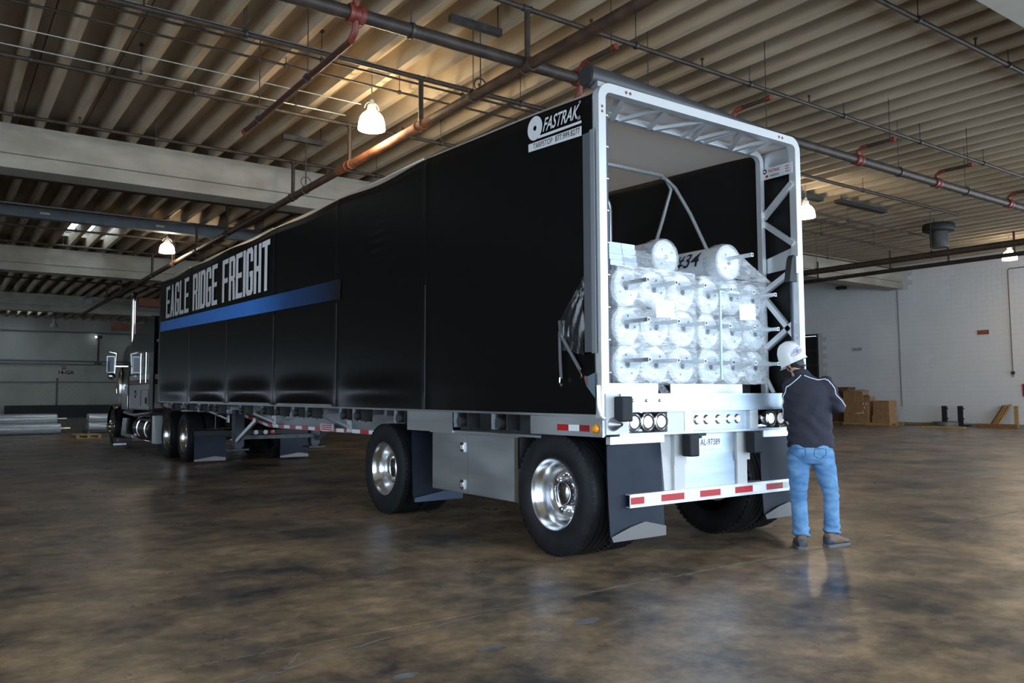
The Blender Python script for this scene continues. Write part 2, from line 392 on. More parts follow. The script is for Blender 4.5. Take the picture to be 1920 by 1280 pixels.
# roof deck above the tees, left open over the skylights
def roof_with_hole(y0, y1, h):
    mb = MB(); X0, X1 = XL-.2, XR+.2
    mb.box(X0, X1, y0, h[2], 7.42, 7.5); mb.box(X0, X1, h[3], y1, 7.42, 7.5); mb.box(X0, h[0], h[2], h[3], 7.42, 7.5); mb.box(h[1], X1, h[2], h[3], 7.42, 7.5)
    mb.build('roof_deck', CONC, ceiling, smooth=False)
roof_with_hole(14.75, 30.1, SKY[2]); MB().box(XL-.2, XR+.2, 30.1, 45.5, 7.42, 7.5).build('roof_deck', CONC, ceiling, smooth=False); roof_with_hole(45.5, 60.8, SKY[4])
PANE = bpy.data.materials.new('clear_skylight_pane'); PANE.use_nodes = True
_n = PANE.node_tree; _t = _n.nodes.new('ShaderNodeBsdfTransparent'); _m = _n.nodes.new('ShaderNodeMixShader'); _m.inputs[0].default_value = .12
_n.links.new(_t.outputs[0], _m.inputs[1]); _n.links.new(_n.nodes['Principled BSDF'].outputs[0], _m.inputs[2]); _n.links.new(_m.outputs[0], _n.nodes['Material Output'].inputs[0])
for n, h in ((1, SKY[2]), (2, SKY[4])):
    f = MB()
    f.box(h[0]-.08, h[0], h[2]-.08, h[3]+.08, 7.38, 7.47); f.box(h[1], h[1]+.08, h[2]-.08, h[3]+.08, 7.38, 7.47)
    f.box(h[0], h[1], h[2]-.08, h[2], 7.38, 7.47); f.box(h[0], h[1], h[3], h[3]+.08, 7.38, 7.47)
    wn = struct(f.build('window_%d' % n, CONC, smooth=False))
    for i in range(3):
        xa, xb = h[0]+(h[1]-h[0])*i/3, h[0]+(h[1]-h[0])*(i+1)/3
        MB().box(xa+.02, xb-.02, h[2], h[3], 7.42, 7.43).build('pane', PANE, wn, smooth=False)
        if i: MB().box(xa-.02, xa+.02, h[2], h[3], 7.40, 7.46).build('glazing_bar', STEELB, wn, smooth=False)
for y in (-1.0, 14.4, 29.8, 45.2):
    mb = MB(); mb.prism([(XL, y, 6.0), (XL, y, 6.225), (XL, y+.09, 6.235), (XL, y+.09, 6.30), (XL, y+.015, 6.31), (XL, y+.015, 6.915), (XL, y+.68, 6.915), (XL, y+.68, 6.28), (XL, y+.65, 6.275), (XL, y+.65, 6.23), (XL, y+.70, 6.225), (XL, y+.70, 6.0)], (XR-XL-.02, 0, 0))
    mb.build('concrete_beam', CONC, ceiling, smooth=False)
# steel I-beam carrying the skylight bay
mb = MB(); mb.box(XL, 20, 22.2, 22.5, 6.87, 6.915); mb.box(XL, 20, 22.33, 22.36, 6.58, 6.87); mb.box(XL, 20, 22.2, 22.5, 6.54, 6.58)
sb = mb.build('steel_beam', STEELB, ceiling, smooth=False)
for x in (-3.1, .05, 3.2): box('number_plate', mat('pale_plate', (.5, .47, .33), .6), sb, x, x+.25, 22.19, 22.205, 6.66, 6.72)

# walls
def block_wall(name, o, u, uu, z0, z1, bl, bh, m, face_n, skip, parts, near):
    """courses of blocks proud of the mortar: o origin, u direction, uu = (start, end); 'parts' nearest single blocks, the rest one joined part"""
    cells = []
    for j in range(int((z1-z0)/bh)):
        off = (j % 2)*bl/2
        n = int((uu[1]-uu[0])/bl)
        for i in range(n):
            a = uu[0]+i*bl+off; z = z0+j*bh
            if a+bl <= uu[1] and not skip(a, a+bl, z, z+bh): cells.append((a, z))
    cells.sort(key=lambda c: abs(c[0]-near)+abs(c[1]-1.5)*.3)
    def cell(mb, a, z):
        p = Vector(o)+Vector(u)*(a+.0035)+V(0,0,z+.0035); q = Vector(u)*(bl-.007); n = Vector(face_n)*.009; h = V(0,0,bh-.007)
        mb.hexa([p, p+q, p+q+n, p+n, p+h, p+q+h, p+q+n+h, p+n+h])
    proto = None
    for a, z in cells[:parts]:
        if proto is None:
            mb = MB(); cell(mb, 0, 0); proto = mb.mesh('block', m, smooth=False)
        b = link('block', proto, name); b.location = Vector(u)*a+V(0,0,z)
    mb = MB()
    for a, z in cells[parts:]: cell(mb, a, z)
    r = mb.build('block_courses', m, name, smooth=False); r['kind'] = 'stuff'
def wall_boxes(name, m, boxes):
    mb = MB()
    for b in boxes: mb.box(*b)
    return struct(mb.build(name, m, smooth=False))
wr = wall_boxes('wall_right', MORT, [(XR, XR+.3, YN, -8.0, 0, 7.4), (XR, XR+.3, -8.0, 0, 4.8, 7.4), (XR, XR+.3, 0, 18.82, 0, 7.4), (XR, XR+.3, 18.82, 20.3, 4.2, 7.4), (XR, XR+.3, 20.3, YF, 0, 7.4)])
block_wall(wr, (XR, 0, 0), (0,1,0), (.05, 21.0), 0, 7.0, .41, .205, BLOCKP, (-1,0,0),
           lambda a, b, z, zz: (b > 18.7 and a < 20.4 and z < 4.25) or (b > 14.38 and a < 15.12 and zz > 5.98), 300, 11.0)
wf = wall_boxes('wall_far', WALLFAR, [(XL, XR, YF, YF+.3, 0, 7.4)])
block_wall(wf, (0, YF, 0), (1,0,0), (-4.2, 5.4), 0, 6.8, .41, .205, WALLFAR, (0,-1,0), lambda a, b, z, zz: False, 150, 2.0)
wall_boxes('wall_left', WALLFAR, [(XL-.3, XL, YN, -3.1, 0, 7.4), (XL-.3, XL, -3.1, 5.1, 4.9, 7.4), (XL-.3, XL, 5.1, 34.9, 0, 7.4), (XL-.3, XL, 34.9, 50.1, 1.35, 7.4), (XL-.3, XL, 50.1, YF, 0, 7.4)])  # nearer gap added to go with the left fill
wall_boxes('wall_near', WALLFAR, [(XL, -8.1, YN-.3, YN, 0, 7.4), (-8.1, 27.1, YN-.3, YN, 5.15, 7.4), (27.1, XR, YN-.3, YN, 0, 7.4)])
d1 = struct(MB().box(XR+.10, XR+.16, 18.84, 20.28, 0, 4.18).build('door_1', mat('dark_door', (.012,.012,.013), .5), smooth=False))
for k in range(1, 6): MB().box(XR+.085, XR+.10, 18.84, 20.28, k*.7-.03, k*.7+.03).build('rib', DSTEEL, d1, smooth=False)
df = struct(MB().box(XR-.03, XR+.08, 18.74, 18.82, 0, 4.28).box(XR-.03, XR+.08, 20.3, 20.38, 0, 4.28).box(XR-.03, XR+.08, 18.82, 20.3, 4.2, 4.28).build('door_1_frame', DSTEEL, smooth=False)); df.parent = d1; df.name = 'frame'
# stencilled wall mark
text('stencil_number', '22', mat('dull_red_ink', (.22, .03, .03), .8), wf, (1.95, YF-.012, 3.36), (1,0,0), (0,0,1), .32, .26, .03)
text('stencil_letters', '14-GA', INK, wf, (1.78, YF-.012, 3.02), (1,0,0), (0,0,1), .98, .27, .03)
# trim: ledge and conduits on the far wall
MB().box(XL, 8, YF-.06, YF-.02, 2.42, 2.50).build('trim_1', mat('grey_rail', (.16,.16,.155), .7), smooth=False)['kind'] = 'structure'
MB().box(1.66, 1.78, YF-.12, YF-.02, 0, 2.75).build('trim_2', mat('grey_rail', (.16,.16,.155), .7), smooth=False)['kind'] = 'structure'
bb = struct(MB().box(XR-.05, XR-.02, 0.1, 18.7, 0, .12).build('baseboard_right', mat('scuffed_base', (.26,.24,.20), .8), smooth=False))

# ---------------------------------------------------------------- pipes under the roof
def pipe_thing(name, label, pts, r, m, hang=(), group=None, cat='pipe', hz=7.3):
    o = MB().tube(pts, r, 12).build(name, m)
    tag(o, label, cat, group)
    for x, y, z in hang:
        mb = MB(); mb.tube([(x, y, z+r), (x, y, hz)], .008, 6); mb.lathe([(r+.006, -.02), (r+.02, -.02), (r+.02, .02), (r+.006, .02)], (x, y, z), (Vector(pts[1])-Vector(pts[0])), 12)
        mb.box(x-.03, x+.03, y-.03, y+.03, hz-.04, hz); mb.build('hanger_rod', DSTEEL, o)
    return o
mainp = pipe_thing('sprinkler_main', 'long rusty brown sprinkler main pipe running the length of the roof above the trailer', [(1.03, -9.0, 5.85), (1.03, 44.8, 5.85)], .078, PIPE,
                   [(1.03, y, 5.85) for y in (-3, 5.4, 12.2, 18, 24, 30.6, 36)])
MB().tube([(1.03, 6.6, 5.85), (1.03, 10.4, 5.85)], .0795, 12).build('orange_section', PIPEO, mainp)
def fitting(o, p, ax, r, ln, m): return MB().lathe([(r, -ln), (r*1.25, -ln), (r*1.25, -ln*.7), (r*1.1, -ln*.6), (r*1.1, ln*.6), (r*1.25, ln*.7), (r*1.25, ln), (r, ln)], p, ax, 14).build('coupling', m, o)
brY = [1.08, 4.02, 7.02, 9.88, 12.95, 18.0, 21.2, 24.3, 27.4, 33.5, 37.0]
ords = ['over the rear of the trailer at the upper right', 'crossing just in front of the thick cross pipe', 'beside the big lit lamp', 'hanging behind the big lit lamp', 'in front of the pale concrete beam',
        'just beyond the pale concrete beam', 'in front of the blue grey steel beam', 'near the second lit lamp', 'under the skylight openings', 'beyond the second concrete beam', 'far back in the dark bay']
for y, lb in zip(brY, ords):
    o = pipe_thing('sprinkler_branch', 'thin dark sprinkler branch pipe '+lb, [(-13.5, y, 6.66), (19.2 if y > 5 else 24, y, 6.66)], .036 if y != 7.02 else .042, PIPED,
                   [(x, y, 6.66) for x in (-4.4, -1.9, 3.1, 5.8, 8.6, 11.4, 14.2)], 'branch pipes under the roof')
    MB().tube([(1.03, y, 5.9), (1.03, y, 6.64)], .042, 10).build('riser', PIPED, o)
    fitting(o, (1.03, y, 5.85), (0,1,0), .078, .11, PIPEO if 6.5 < y < 10.2 else PIPE); fitting(o, (1.03, y, 6.66), (1,0,0), .04, .07, PIPED)
    for x in (-3.3, 2.2, 4.6, 7.5): MB().tube([(x, y, 6.66), (x, y, 6.80)], .014, 6).tube([(x-.0, y, 6.80), (x, y, 6.83)], .028, 8).build('sprinkler_head', PIPED, o)
cross = pipe_thing('cross_main', 'thick black brown cross main pipe passing under the roof above the trailer rear', [(-13.5, 4.07, 5.9), (19.55, 4.07, 5.9)], .085, PIPED,
                   [(x, 4.07, 5.9) for x in (-.75, 3.4, 6.3, 10.6, 13.4)])
for x in (-1.5, 2.02, 5.4, 9.1, 12.1, 15.5):
    mb = MB(); mb.lathe([(.088, -.10), (.112, -.10), (.112, -.05), (.098, -.04), (.098, .04), (.112, .05), (.112, .10), (.088, .10)], (x, 4.07, 5.9), (1,0,0), 14)
    mb.tube([(x, 4.07, 5.96), (x, 4.05, 6.06), (x, 3.98, 6.11), (x, 3.86, 6.12)], .043, 10); (mb.tube if x < 3 else (lambda *a: None))([(x, 4.07, 5.84), (x, 4.09, 5.70), (x, 4.18, 5.63), (x, 4.3, 5.62)], .044, 10)
    mb.build('red_fitting', REDF, cross)
    a = MB().tube([(x, 3.9, 6.12), (x, 3.35, 6.12)], .035, 10).tube([(x, 3.4, 6.14), (x, 3.4, 7.3)], .007, 6)
    a.build('stub_pipe', PIPED, cross); MB().tube([(x, 3.38, 6.12), (x, 3.30, 6.12)], .046, 10).build('red_cap', REDF, cross)
MB().tube([(19.55, 4.07, 5.9), (19.55, 4.12, 5.88), (19.55, 4.2, 5.75), (19.55, 4.3, 5.62)], .115, 12).build('red_elbow', REDF, cross)
dp = pipe_thing('drop_pipe', 'short brown drop pipe with a red capped end hanging before the lit lamp', [(-1.5, 4.2, 5.62), (-1.5, 8.3, 5.62)], .042, mat('maroon_pipe', (.065,.022,.016), .55, .2), [(-1.5, 5.6, 5.62), (-1.5, 7.6, 5.62)])
fitting(dp, (-1.5, 8.28, 5.62), (0,1,0), .04, .05, REDF)
dp2 = pipe_thing('drop_pipe', 'brown drop pipe running along the top edge of the black tarp', [(2.02, 4.2, 5.62), (2.02, 9.6, 5.62)], .042, PIPE)
pipe_thing('side_main', 'thick dark pipe running along the right side under the roof', [(19.55, 4.3, 5.62), (19.4, 44, 5.62)], .1, PIPED, [(19.5, y, 5.62) for y in (8, 12, 18)])
p2 = pipe_thing('side_main', 'dark pipe nearest the painted block wall with upright struts', [(23.0, 2, 5.85), (23.0, 44, 5.85)], .075, PIPED)
for y in (7.1, 9.2, 11.3, 14.3, 18): MB().tube([(23, y, 5.9), (23, y, 6.6)], .035, 8).build('strut', PIPED, p2)
for y, x0, x1, lb in [(8.9, 11.0, 22, 'thin dark pipe stub beside the roof fan'), (10.6, 16.5, 25, 'thin dark branch pipe crossing behind the roof fan'), (13.2, 17, 27, 'thin dark branch pipe in front of the wall end of the beam')]:
    pipe_thing('sprinkler_branch', lb, [(x0, y, 6.5), (x1, y, 6.5)], .03, PIPED, [(x0+1.2, y, 6.5), ((x0+x1)/2, y, 6.5)], 'branch pipes under the roof')
# conduits
pipe_thing('conduit', 'bright white conduit leading to the big lit pendant lamp', [(-13.5, 8.23, 6.47), (.5, 8.23, 6.47)], .009, mat('white_conduit', (.40,.385,.34), .5, .1), cat='conduit', group=None)
pipe_thing('conduit', 'shiny steel conduit clipped above the pipe beside the lit lamp', [(-13.5, 7.12, 6.75), (.4, 7.12, 6.75)], .014, COND, [(-1.9, 7.12, 6.75)], cat='conduit')
pipe_thing('conduit', 'thin dark conduit just right of the shiny steel conduit', [(-13.5, 7.58, 6.8), (3.9, 7.58, 6.8)], .02, PIPED, [(-.5, 7.58, 6.8), (2.2, 7.58, 6.8)], cat='conduit')
pipe_thing('conduit', 'thin brown conduit between the dark conduit and the white conduit', [(-13.5, 8.12, 6.8), (3.9, 8.12, 6.8)], .02, PIPED, [(-.9, 8.12, 6.8), (1.2, 8.12, 6.8)], cat='conduit')
pipe_thing('conduit', 'grey conduit with red tags before the pale concrete beam', [(-13.5, 9.8, 6.8), (.9, 9.8, 6.8)], .017, COND, [(-2.8, 9.8, 6.8), (-.1, 9.8, 6.8)], cat='conduit')
pipe_thing('conduit', 'white bent conduit end in the upper left corner', [(-6.5, 6.65, 6.8), (-4.75, 6.65, 6.8), (-4.62, 6.6, 6.82), (-4.58, 6.5, 6.9), (-4.58, 6.4, 7.28)], .012, mat('white_conduit', (.62,.60,.55), .4, .3), cat='conduit')
pipe_thing('conduit', 'thin pale conduit in the bay with the skylight', [(-13.5, 20.3, 6.5), (.6, 20.3, 6.5)], .012, COND, cat='conduit')
# trapeze channels that carry the main pipe hangers
for (x, y), lb in zip([(.55, 5.2), (.45, 11.9)], ['short dark steel channel under the ribs near the pipe crossing', 'short brown steel channel under the ribs before the pale beam']):
    o = MB().box(x-.05, x+.85, y-.05, y+.05, 6.80, 6.90).build('hanger_channel', DSTEEL, smooth=False); tag(o, lb, 'channel')
    mb = MB(); mb.tube([(x+.48, y, 5.9), (x+.48, y, 6.8)], .011, 6); mb.tube(arc((x+.48, y, 5.95), .11, 0, 2*PI, 18, (1,0,0), (0,0,1)), .012, 6, cap=False); mb.tube([(x+.8, y, 6.9), (x+.8, y, 7.3)], .011, 6)
    mb.build('clevis_rod', DSTEEL, o)
# ---------------------------------------------------------------- pendant lamps
def lamp(x, y, label, on, power, zb=6.05):
    glow = LAMPE if power > 100 else LAMPE2
    t = thing('pendant_lamp', label, 'lamp', (x, y, zb), 'round pendant lamps under the roof')
    MB().tube([(x, y, zb+.46), (x, y, 7.26)], .012, 8).build('stem', COND, t)
    MB().lathe([(.06, 0), (.06, .06), (.02, .1)], (x, y, 7.18), (0,0,1), 12).build('ceiling_rose', COND, t)
    mb = MB().lathe([(.0, .54), (.03, .54), (.05, .46), (.075, .44), (.085, .37), (.10, .34), (.09, .33)], (x, y, zb), (0,0,1), 18)
    mb.tube(arc((x, y, zb+.36), .14, .1, PI-.1, 10, (1,0,0), (0,0,1)), .008, 6); mb.build('cap', SHADEG if on else COND, t)
    MB().lathe([(.07, .325), (.115, .312), (.165, .275), (.205, .215), (.228, .13), (.238, .05), (.240, 0), (.23, 0), (.226, .06), (.215, .13), (.19, .205), (.15, .26), (.10, .30)], (x, y, zb), (0,0,1), 28).build('shade', glow if on else LAMPOFF, t)
    if on:
        d = bpy.data.lights.new('lamp_light', 'POINT'); d.energy = power; d.color = (1, .80, .55); d.shadow_soft_size = .2
        o = bpy.data.objects.new('lamp_light', d); S.collection.objects.link(o); o.location = (x, y, zb-.06)
lamp(.71, 8.23, 'large lit white pendant lamp hanging beside the rusty main pipe', True, 125)
lamp(.63, 23.28, 'lit white pendant lamp hanging over the front of the trailer', True, 35)
lamp(13.41, 8.2, 'lit white pendant lamp beside the right rear post of the trailer', True, 45)
lamp(25.37, 8.25, 'lit white pendant lamp nearest the painted block wall', True, 40)
lamp(.79, 40.88, 'unlit grey pendant lamp before the second concrete beam', False, 0)
lamp(1.03, 57.0, 'farthest unlit grey pendant lamp near the far wall', False, 0)
lamp(.71, -6.8, 'extra unseen lit white pendant lamp behind the camera, first of two', True, 45)  # extra out-of-view lamps on the lamp grid, put in for warm bounce
lamp(13.41, -6.8, 'extra unseen lit white pendant lamp behind the camera, second of two', True, 20)
# fan under the roof
t = thing('roof_fan', 'black round roof fan hanging under the ribs on the right', 'fan', (20.6, 8.3, 6.0))
MB().lathe([(0, .0), (.26, .0), (.27, .03), (.27, .5), (.3, .52)], (20.6, 8.3, 6.0), (0,0,1), 24).build('drum', DSTEEL, t)
MB().lathe([(.3, .5), (.46, .52), (.48, .56), (.48, .70), (.44, .76), (.0, .78)], (20.6, 8.3, 6.0), (0,0,1), 24).build('housing', BLKM, t)
MB().tube([(20.3, 8.3, 6.7), (20.3, 8.3, 7.3)], .012, 6).tube([(20.9, 8.3, 6.7), (20.9, 8.3, 7.3)], .012, 6).build('hanger_rod', DSTEEL, t)
for x, y, l, lb in [(12.5, 8.6, 2.2, 'dark flat heater unit under the roof beside the side pipe'), (15.2, 8.4, 2.4, 'dark flat duct section under the roof left of the fan')]:
    o = MB().box(x, x+l, y-.10, y+.10, 6.74, 6.84).build('duct_unit', BLKM, smooth=False); tag(o, lb, 'duct')
    MB().tube([(x+.2, y, 6.84), (x+.2, y, 7.3)], .01, 6).tube([(x+l-.2, y, 6.84), (x+l-.2, y, 7.3)], .01, 6).build('hanger_rod', DSTEEL, o)

# ================================================================ THE TRAILER
TR = thing('trailer', 'long flatbed trailer with a black rolling tarp and white company lettering', 'trailer', (0, 7.4, 0))
def zb(y): return 1.175+.0045*y
def zt(y):
    P = [(0, 3.72), (.8, 3.77), (2.7, 3.84), (5, 3.87), (7.4, 3.90), (10.7, 3.95), (15, 3.95)]
    for (a, b), (c, d) in zip(P[:-1], P[1:]):
        if y <= c: return b+(d-b)*(y-a)/(c-a)
    return P[-1][1]
bows = [0.03, 2.70, 5.0, 7.35, 9.75, 12.3, 14.92]
def tarp_side(i, y0, y1):
    rnd = random.Random(i*11)
    wr = [(rnd.uniform(.3,.7), rnd.uniform(2.7,3.2), rnd.uniform(.06,.10), rnd.uniform(.35,.6), rnd.uniform(-.25,.25)) for _ in range(2)]
    sag = [.0, .045, .03, .03, .035, .04][i]; bul = [.012, .03, .045, .05, .05, .03][i]
    def fn(u, v):
        y = y0+(y1-y0)*u; b = math.sin(PI*u)
        top = zt(y)-sag*b*b; bot = zb(y); z = bot+(top-bot)*v
        x = -1.302
        x += .004*b*math.sin(PI*v)                                   # slight hollow between the bows
        x -= bul*b*math.exp(-((z-bot-.20)/.13)**2)                    # belly above the bottom hem
        x += .05*b*math.exp(-((z-bot-.0)/.05)**2)*(1 if i in (2,3,4) else .0)
        x -= .006*math.exp(-(min(u, 1-u)/.012)**2)                    # ridge over the bow
        for cu, cz, su, sz, sl in wr:
            x += .0032*math.sin((z-sl*(u-cu))*58)*math.exp(-((u-cu)/su)**2-((z-cz)/sz)**2)*b
        if v > .985: x += .02
        return (x, y, z)
    return MB().grid(fn, 40, 74).build('tarp_panel', TARP, TR, fix=False)
for i in range(6): tarp_side(i, bows[i], bows[i+1])
for y in bows[1:-1]: MB().tube([(-1.309, y, zb(y)+.12), (-1.309, y, zt(y)-1.35)], .0025, 5).build('seam', mat('grey_thread', (.11,.105,.10), .6), TR)
MB().grid(lambda u, v: (1.302+.02*math.sin(PI*((u*6) % 1))*math.sin(PI*v)-.004*math.sin(u*60+v*9)*math.sin(v*7), .03+14.87*u, zb(14.5*u)+(zt(14.5*u)+.02-zb(14.5*u))*v), 120, 24).build('tarp_panel', TARPIN, TR, fix=False)['label'] = 'right hand black tarp side seen from inside'
# roof sheet: pale translucent, crowned
def roof(u, v):
    y = .0+14.92*v; k = (v*6) % 1
    return (-1.29+2.58*u, y, zt(y)+.035*math.sin(PI*u)+.012-.02*math.sin(PI*k)*math.sin(PI*u))
MB().grid(roof, 16, 72).build('roof_sheet', ROOF, TR, fix=False)
for y0, y1 in ((2.75, 4.1), (4.95, 5.0), (7.45, 8.9), (12.35, 14.9)):
    if y1-y0 > .3: MB().tube([(-1.306, y0+(y1-y0)*i/8, zt(y0+(y1-y0)*i/8)+.004-.012*(i/8)) for i in range(9)], [.012-.010*i/8 for i in range(9)], 6).build('roof_hem', mat('cream_hem', (.75,.72,.62), .5), TR)
# front bulkhead
MB().box(-1.31, 1.31, 14.9, 15.02, 1.2, 3.97).build('front_bulkhead', BLK, TR, smooth=False)
# lettering
def letters(parent):
    W_, H_ = .36, .112
    def R(a, b, c, d): return [(a,b),(c,b),(c,d),(a,d)]
    G = {'E': [R(0,0,W_,1), R(0,0,1,H_), R(0,1-H_,1,1), R(0,.5-H_/2,.92,.5+H_/2)],
         'F': [R(0,0,W_,1), R(0,1-H_,1,1), R(0,.5-H_/2,.92,.5+H_/2)],
         'L': [R(0,0,W_,1), R(0,0,1,H_)], 'I': [R(0,0,W_,1)],
         'H': [R(0,0,W_,1), R(1-W_,0,1,1), R(0,.5-H_/2,1,.5+H_/2)],
         'T': [R(.5-W_/2,0,.5+W_/2,1), R(-.02,1-H_,1.02,1)],
         'A': [[(0,0),(W_,0),(.5+W_*.42,1),(.5-W_*.42,1)], [(1-W_,0),(1,0),(.5+W_*.42,1),(.5-W_*.42,1)], R(.25,.2,.75,.2+H_)],
         'R': [R(0,0,W_,1), R(0,1-H_,.8,1), R(0,.44,.8,.44+H_), R(1-W_,.5,1,.93), [(.67,.93),(1,.93),(.82,1),(.6,1)], [(.67,.52),(1,.52),(.82,.44),(.6,.44)], [(.62,.46),(.96,.44),(1.02,0),(.68,0)]],
         'D': [R(0,0,W_,1), R(0,1-H_,.8,1), R(0,0,.8,H_), R(1-W_,.08,1,.92), [(.6,1),(.82,1),(1,.92),(.67,.92)], [(.6,0),(.82,0),(1,.08),(.67,.08)]],
         'G': [R(0,.08,W_,.92), R(.2,1-H_,.8,1), R(.2,0,.8,H_), R(1-W_,.08,1,.5), R(.5,.5-H_,1,.5), R(1-W_,.70,1,.92),
               [(0,.92),(W_,.92),(.4,1),(.18,1)], [(1,.92),(1-W_,.92),(.6,1),(.82,1)], [(0,.08),(W_,.08),(.4,0),(.18,0)], [(1,.08),(1-W_,.08),(.6,0),(.82,0)]]}
    wd = {'I': .33, ' ': .62}; txt = 'EAGLE RIDGE FREIGHT'; gap = .12
    tot = sum(wd.get(c, 1) for c in txt)+gap*(len(txt)-1)
    y0, y1 = 14.34, 7.55; sc = (y0-y1)/tot; pos = 0
    for c in txt:
        if c != ' ':
            mb = MB()
            for pi, poly in enumerate(G[c]):
                P = []
                for a, b in poly:
                    t = (pos+a)*sc; y = y0-t; lo = 3.075-.105*t/(y0-y1); P.append((-1.3135-.0004*pi, y, lo+(3.765-lo)*b))
                n = len(P); mb.add(P, [tuple(range(n))])
            mb.build('letter', GRYP, parent, smooth=False, fix=False)
        pos += wd.get(c, 1)+gap
letters(TR)
# the stripe and the lettering are print, a hair in front of the cloth
MB().grid(lambda u, v: (-1.3125, 14.87-10.0*u, (2.815+.215*v)-(.255-.04*v)*u), 40, 1).build('blue_stripe', BLUE, TR, fix=False)
# maker's logo at the rear corner
XG = -1.3125
def gp(y, z): return (XG, y, z)
def logo_z(y, k): # slanting logo frame follows the top edge slope
    return k-.03*(.87-y)/.72
MB().add([gp(.87-.14*0, logo_z(.87, 3.445)), gp(.155, logo_z(.155, 3.435)), gp(.155, logo_z(.155, 3.515)), gp(.87, logo_z(.87, 3.515))], [(0,1,2,3)]).build('logo_bar', WHTP, TR, smooth=False, fix=False)
MB().add([(XG-.0006, .735, 3.531), (XG-.0006, .155, 3.508), (XG-.0006, .155, 3.530), (XG-.0006, .72, 3.5545)], [(0,1,2,3)]).build('logo_line', WHTP, TR, smooth=False, fix=False)
MB().lathe([(.022, 0), (.105, 0)], (XG, .775, 3.635), (-1,0,0), 28).build('logo_disc', WHTP, TR, fix=False)
text('logo_lettering', 'FASTRAK', WHTP, TR, (XG, .665, 3.572), (0,-1,-.03), (0,0,1), .49, .115, .014, .5)
text('logo_numeral', 'II', WHTP, TR, (XG-.0005, .20, 3.545), (0,-1,0), (0,0,1), .028, .03, .0)
text('logo_maker', 'TARPSTOP', INK, TR, (XG-.001, .80, 3.455), (0,-1,-.042), (0,0,1), .27, .048, .008)
text('logo_phone', '877.999.8277', INK, TR, (XG-.001, .495, 3.442), (0,-1,-.042), (0,0,1), .32, .050, .014)
text('registered_mark', 'o', WHTP, TR, (XG, .185, 3.675), (0,-1,0), (0,0,1), .022, .022)

# ---- rear frame of the tarp: two hoops joined by lattices
def hoop(name, y, x, z0l, z0r, ztop, w, m, rr=.09):
    P = [V(-x, y, z0l), V(-x, y, ztop-rr)]+arc((-x+rr, y, ztop-rr), rr, PI, PI/2, 6, (1,0,0), (0,0,1))[1:]+arc((x-rr, y, ztop-rr), rr, PI/2, 0, 6, (1,0,0), (0,0,1))+[V(x, y, z0r)]
    mb = MB(); n = len(P); vs = []
    for i, p in enumerate(P):
        d = (P[min(i+1, n-1)]-P[max(i-1, 0)]).normalized(); nrm = V(0,1,0).cross(d)
        for a, b in ((-1,-1),(1,-1),(1,1),(-1,1)): vs.append(p+nrm*a*w/2+V(0,1,0)*b*w/2)
    fs = [(i*4+k, i*4+(k+1) % 4, i*4+4+(k+1) % 4, i*4+4+k) for i in range(n-1) for k in range(4)]+[(3,2,1,0), tuple((n-1)*4+k for k in range(4))]
    mb.add(vs, fs); return mb.build(name, m, TR)
hp = hoop('rear_hoop', 0, 1.262, 1.15, 1.30, 3.735+.03, .075, ALUW); hi = hoop('inner_hoop', .36, 1.20, 1.34, 1.34, 3.72, .055, ALUW)
MB().tube([(-1.30, 0, 1.40), (-1.305, -.01, 1.25), (-1.30, -.02, 1.17), (-1.27, -.03, 1.145)], .018, 8).build('hoop_foot', ALUW, hp)
for x in (-1.0, -.955, .98, 1.03): MB().lathe([(0, .0), (.014, 0), (.014, .004)], (x, -.0385, 3.765), (0,1,0), 10).build('hole_rim', mat('rust_hole', (.16,.05,.03), .7), hp)
for z in (3.56, 3.60): MB().lathe([(0, .0), (.012, 0), (.012, .004)], (-1.262, -.0385, z), (0,1,0), 10).build('hole_rim', mat('rust_hole', (.16,.05,.03), .7), hp)
nodes = [(-1.16,-1.02),(-.87,-.99),(-.87,-.80),(-.55,-.72),(-.50,-.36),(-.30,-.34),(-.20,.0),(-.20,.10),(.09,.14),(.09,.34),(.42,.38),(.48,.78)]
tr = MB()
for a, b in [(-1.05,-1.18),(-.80,-.98),(-.72,-.52),(-.36,-.48),(-.30,.02),(.06,.02),(.20,.06),(.24,.42),(.36,.46),(.74,.50),(.78,.92),(.98,.95)]:
    tr.bar((a, .35, 3.70), (b, .02, 3.745), .045, .03)
tr.build('top_lattice', ALUW, TR, smooth=False)
for za, zc in [(3.08, 3.37), (3.03, 2.77), (2.34, 2.53), (2.27, 1.86), (1.78, 2.02)]:
    MB().bar((1.225, .35, za), (1.225, .0, zc), .05, .05, (1,0,0)).build('side_brace', ALUW, TR, smooth=False)
MB().add([(1.24, .36, 2.52), (1.24, 0, 2.55), (1.24, 0, 2.75), (1.24, .36, 2.66), (1.25, .36, 2.52), (1.25, 0, 2.55), (1.25, 0, 2.75), (1.25, .36, 2.66)], [(0,1,2,3),(7,6,5,4)]).build('side_plate', ALUW, TR, smooth=False)
cp = MB().box(1.235, 1.245, 0, .36, 3.58, 3.73).build('corner_plate', ALU, TR, smooth=False)
sg = MB().box(1.22, 1.232, .0, .35, 3.465, 3.575).build('maker_plate', WHTP, TR, smooth=False); sg['label'] = 'white maker plate with logo and red lettering'
MB().lathe([(.012, 0), (.026, 0)], (1.219, .315, 3.545), (-1,0,0), 16).build('plate_logo', INK, sg, fix=False)
text('plate_lettering', 'FASTRAK', REDT, sg, (1.218, .275, 3.525), (0,-1,0), (0,0,1), .14, .032, .01, .3)
text('plate_maker', 'TARPSTOP', INK, sg, (1.218, .255, 3.482), (0,-1,0), (0,0,1), .11, .020, .01)
MB().box(1.216, 1.219, .275, .305, 3.482, 3.505).build('plate_mark', REDT, sg, smooth=False)
